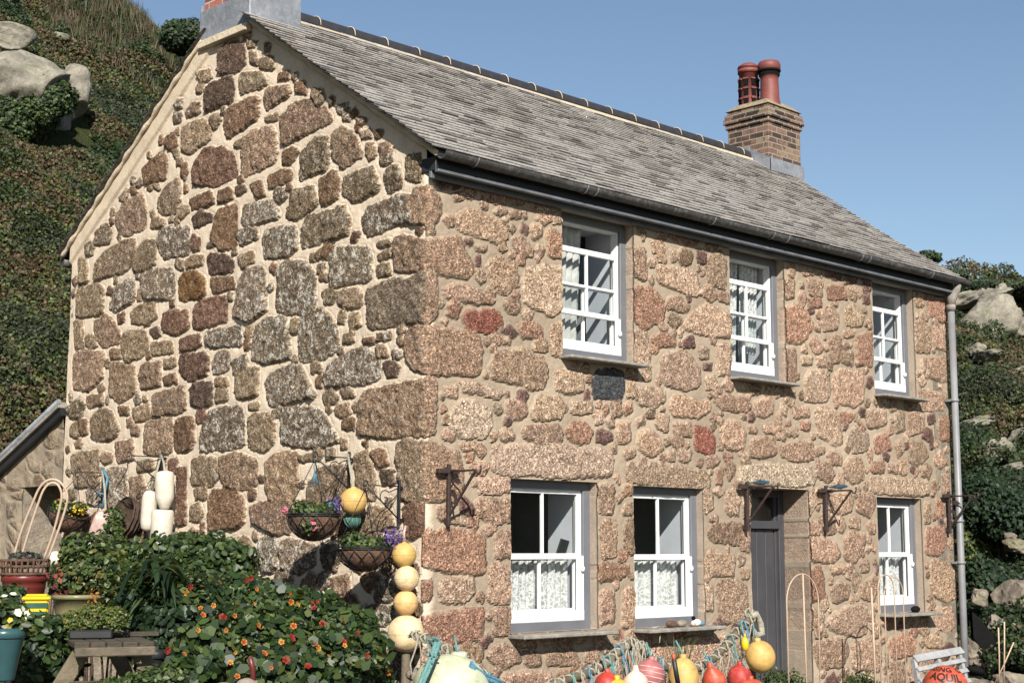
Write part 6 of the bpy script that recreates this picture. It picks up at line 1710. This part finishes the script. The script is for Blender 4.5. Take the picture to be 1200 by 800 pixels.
# small dark pot and a plank at the foot of the shrub
k1, kc, kr = plant_pot(182, 760, 782, 12, 8.9, 'small black plastic pot under the shrub right of the table', 'blackpl')
foliage('foliage', [((kc.x, kc.y, kc.z+.03), (.06,.06,.04))], 60, .04, 'oval', DARK, k1)
a, b = PD(168, 783, 8.4), PD(232, 806, 8.2); m = MB(); m.obox(a, b, .12, .03, .005); o = m.build('loose_plank', MAT['woodl']); base_at(o, b); tag(o, 'weathered plank lying on the ground below the nasturtiums', 'plank')
a = PD(293, 770, 8.6); m = MB(); m.tube([a, a+Vector((.02,0,-.06)), a+Vector((.03,0,-.2))], .016, 7); o = m.build('clay_pipe', MAT['redpot']); base_at(o, a+Vector((0,0,-.2))); tag(o, 'curved dark red pipe showing among the nasturtium leaves', 'pipe')
for (px, py, r, lb) in [(290, 801, .07, 'pale stone at the bottom edge under the nasturtiums'), (262, 806, .07, 'tan stone peeping out below the flowers'), (490, 790, .10, 'small mossy stone beside the post')]:
    c = PD(px, py, 8.6 if px < 400 else 10.8); m = MB(); m.ball(c, r, r*.8, r*.5, 14); o = m.build('pebble', MAT['rock2']); base_at(o, c-Vector((0,0,r*.5))); tag(o, lb, 'stone')

# ------------------------------------------------------------------ planting
def plant(name, blobs, N, size, kind, cols, label, cat, w=None, stems=14, shell=.45, jitter=1.0, vary=.3, zb=.1):
    """blobs: (px, py, depth, rx, rz)"""
    bl = []
    for (px, py, D, rx, rz) in blobs:
        p = PD(px, py, D); bl.append(((p.x, p.y, p.z), (rx, rx*.9, rz)))
    c = np.mean([b[0] for b in bl], 0); root = empty(name, (c[0], c[1], zb)); tag(root, label, cat)
    foliage('foliage', bl, N, size, kind, cols, root, w, shell=shell, jitter=jitter, vary=vary)
    m = MB()
    for k in range(stems):
        b = random.choice(bl); t = Vector(b[0])+Vector((random.uniform(-.5,.5)*b[1][0], random.uniform(-.5,.5)*b[1][0], random.uniform(-.2,.5)*b[1][2])); s_ = Vector((t.x+random.uniform(-.15,.15), t.y+random.uniform(-.15,.15), zb)); m.tube([s_, s_.lerp(t,.5)+Vector((.03,.02,0)), t], [.012,.009,.004], 5)
    m.build('stem', MAT['twig'], root)
    return root, bl
plant('leafy_shrub', [(168,665,11.6,.28,.22),(205,655,11.4,.30,.22),(245,652,11.2,.30,.20),(272,665,11.0,.22,.20),(150,700,11.0,.25,.28),(190,700,10.9,.3,.3),(235,690,10.8,.3,.25),(140,650,11.9,.16,.12),(275,700,10.7,.2,.2)], 15000, .052, 'oval', GREEN+LIGHT[:1], 'dense green leafy shrub below the white foam buoys', 'shrub', stems=30, shell=.35)
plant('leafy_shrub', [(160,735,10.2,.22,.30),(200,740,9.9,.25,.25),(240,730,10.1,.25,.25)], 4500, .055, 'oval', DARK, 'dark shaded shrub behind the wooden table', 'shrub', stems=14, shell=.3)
# fern / strap leaved plant, dark drooping blades
def strap(px, py, D, n, ln, label, cols, droop=1.0, name='strap_leaved_plant'):
    c = PD(px, py, D); V, Fq, Cc = [], [], []
    for i in range(n):
        a = random.uniform(0, 2*math.pi); l = ln*random.uniform(.6, 1.1); wd = .022*random.uniform(.7, 1.2); cc = np.array(random.choice(cols))*random.uniform(.7, 1.4); e = random.uniform(.5, 1.2)
        base = Vector((c.x, c.y, c.z))+Vector((random.uniform(-.1,.1), random.uniform(-.1,.1), random.uniform(-.1,.25))); sd = Vector((-math.sin(a), math.cos(a), 0)); k0 = len(V); S = 7
        for s_ in range(S+1):
            t = s_/S; p = base+Vector((math.cos(a), math.sin(a), 0))*(l*t*.75)+Vector((0,0,l*(e*t-droop*1.1*t*t)))
            w = wd*math.sin(math.pi*min(1, .12+t*.88))+.001; V += [p-sd*w, p+sd*w+Vector((0,0,.004))]; Cc += [(*cc,1)]*2
        for s_ in range(S): q = k0+s_*2; Fq.append((q, q+1, q+3, q+2))
    root = empty(name, (c.x, c.y, c.z-.3)); tag(root, label, 'plant'); link_mesh('blades', npmesh('blades', np.array([v[:] for v in V]), np.array(Fq), np.array(Cc)), MAT['leaf'], root)
    m = MB(); m.tube([(c.x, c.y, c.z-.35), (c.x, c.y, c.z+.05)], [.03, .02], 6); m.build('stem', MAT['twig'], root)
strap(183, 708, 10.3, 110, .55, 'dark strap leaved plant arching over beside the table', DARK+[(.05,.075,.03)])
strap(205, 725, 10.1, 70, .45, 'second dark arching plant at the edge of the nasturtiums', DARK)
# nasturtiums with round leaves and orange or red flowers
nroot, nbl = plant('nasturtium_bed', [(235,725,10.1,.30,.22),(275,705,10.4,.30,.18),(320,712,10.4,.28,.16),(360,722,10.3,.28,.18),(400,735,10.2,.28,.18),(420,758,10.0,.20,.17),(300,750,9.6,.35,.25),(350,765,9.5,.35,.22),(400,775,9.5,.32,.20),(250,765,9.4,.3,.2),(220,785,9.0,.25,.15),(425,795,9.7,.20,.16),(330,800,9.1,.4,.2),(290,690,10.8,.25,.10),(345,700,10.8,.2,.08)], 15000, .055, 'round', DARK+GREEN+[(.030,.052,.014),(.042,.068,.018),(.075,.09,.028)], 'sprawling nasturtiums with round leaves in front of the gable', 'nasturtiums', stems=30, shell=.35, jitter=1.4)
foliage('young_growth', nbl[:9], 5000, .03, 'oval', LIGHT+GREEN, nroot, shell=.8)
def flower_proto(nm, c1, c2):
    m = bmesh.new(); me = bpy.data.meshes.new(nm); cl = m.loops.layers.float_color.new('Col') if hasattr(m.loops.layers, 'float_color') else None
    for k in range(5):
        a = 2*math.pi*k/5; u = Vector((math.cos(a), math.sin(a), 0)); v = Vector((-math.sin(a), math.cos(a), 0))
        ps = [Vector((0,0,-.008)), u*.012+v*.007+Vector((0,0,0)), u*.028+v*.015+Vector((0,0,.008)), u*.034+Vector((0,0,.004)), u*.028-v*.015+Vector((0,0,.008)), u*.012-v*.007]
        vs = [m.verts.new(p) for p in ps]; f = m.faces.new(vs)
        for l in f.loops: l[cl] = (*(c2 if l.vert.co.length < .015 else c1), 1)
    m.to_mesh(me); m.free(); me.materials.append(MAT['petal']); return me
FM = [flower_proto('nasturtium_flower', c1, c2) for c1, c2 in [((.62,.22,.02),(.30,.04,.02)), ((.38,.022,.015),(.15,.01,.01)), ((.62,.36,.05),(.4,.09,.02))]]
FP = [(197,748,0),(223,687,1),(218,694,2),(258,682,0),(301,690,0),(288,680,1),(294,677,1),(235,712,0),(238,720,0),(260,722,1),(263,723,1),(275,721,0),(232,738,2),(303,732,0),(286,752,0),(276,764,2),(298,707,2),(340,695,0),(341,705,0),(349,708,2),(366,706,1),(368,712,1),(372,704,1),(402,725,1),(378,730,1),(344,733,0),(342,746,1),(344,749,1),(369,754,1),(373,759,2),(403,751,1),(404,756,2),(318,782,0),(335,773,1),(361,780,1),(278,792,0),(455,788,0),(216,766,0),(196,762,1),(303,735,0),(250,709,2),(419,742,1),(385,768,0),(310,765,0),(330,752,2),(430,768,1),(265,738,0),(206,790,0),(216,797,2),(270,776,2)]
for (px, py, c) in FP:
    D = 9.75-(py-690)*.004+(-.9 if py > 760 else 0)
    p = PD(px, py, D)
    # sit the flower on the front of the foliage: nearest blob skin along the view ray
    best = None; d = Vector(ray(px, py)); o_ = Vector(CAM)
    for (bc, br_) in nbl:
        B = Vector(bc); s_ = Vector((1/br_[0], 1/br_[1], 1/br_[2])); oc = Vector(((o_.x-B.x)*s_.x, (o_.y-B.y)*s_.y, (o_.z-B.z)*s_.z)); dd = Vector((d.x*s_.x, d.y*s_.y, d.z*s_.z))
        A_ = dd.dot(dd); B_ = 2*oc.dot(dd); C2 = oc.dot(oc)-1.0; disc = B_*B_-4*A_*C2
        if disc > 0:
            t = (-B_-math.sqrt(disc))/(2*A_)
            if best is None or t < best: best = t
    if best is not None: p = o_+d*(best-.05)
    o = bpy.data.objects.new('flower', FM[c]); col.objects.link(o); o.parent = nroot; o.location = p-nroot.location
    o.rotation_euler = (Vector(CAM)-p+Vector((-3,-2,4))).to_track_quat('Z', 'Y').to_euler(); o.rotation_euler.z += random.random(); s_ = random.uniform(.35, .68); o.rotation_euler.x += random.uniform(-.7, .7); o.rotation_euler.y += random.uniform(-.7, .7); o.scale = (s_, s_, s_)
# plants behind the pots at far left
plant('leafy_shrub', [(95,670,10.9,.18,.16),(118,660,11.2,.18,.14),(80,690,10.5,.12,.15),(128,690,10.6,.16,.2),(70,675,11,.1,.1)], 4500, .04, 'oval', GREEN+LIGHT+[(.14,.13,.03)], 'light green bushy plants behind the olive bowl', 'shrub')
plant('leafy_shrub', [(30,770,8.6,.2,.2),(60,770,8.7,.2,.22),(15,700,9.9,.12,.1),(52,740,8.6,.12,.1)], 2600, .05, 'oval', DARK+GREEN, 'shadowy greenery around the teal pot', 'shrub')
plant('herb_clump', [(150,803,8.3,.2,.06),(185,797,8.2,.2,.08),(115,808,8.2,.2,.05)], 2000, .03, 'oval', GREEN+LIGHT, 'low herbs along the bottom edge under the table', 'herbs')
# plants at the foot of the front wall
for (px, py, D, rx, rz, lb) in [(918,806,14.2,.30,.20,'feathery green plant at the foot of the wide hoop'), (1010,806,15.0,.22,.17,'green herb clump below the slim dark hoop shadows')]:
    plant('herb_clump', [(px,py,D,rx,rz),(px-8,py+2,D,rx*.6,rz),(px+10,py+4,D,rx*.6,rz*.8)], 1500, .035, 'oval', GREEN+LIGHT, lb, 'herbs', zb=-.0, stems=6)
def grass(px, py, D, n, ln, label):
    c = PD(px, py, D); V, Fq, Cc = [], [], []
    for i in range(n):
        a = random.uniform(0, 2*math.pi); l = ln*random.uniform(.5, 1.1); ld = random.uniform(.05, .35); sd = Vector((RGT[0], RGT[1], 0)); k0 = len(V); cc = np.array(random.choice(GREEN+LIGHT))
        b0 = Vector((c.x, c.y, c.z))+Vector((random.uniform(-.05,.05), random.uniform(-.05,.05), 0))
        for s_ in range(6):
            t = s_/5; p = b0+Vector((math.cos(a), math.sin(a), 0))*(l*ld*t*t)+Vector((0,0,l*t)); w = .007*(1-t)+.001; V += [p-sd*w, p+sd*w]; Cc += [(*cc,1)]*2
        for s_ in range(5): q = k0+s_*2; Fq.append((q, q+1, q+3, q+2))
    o = link_mesh('grass_tuft', npmesh('grass_tuft', np.array([v[:] for v in V]), np.array(Fq), np.array(Cc)), MAT['leaf']); base_at(o, c); tag(o, label, 'grass tuft')
grass(800, 812, 12.4, 55, .42, 'tall wispy grass tuft before the deep yellow buoy')
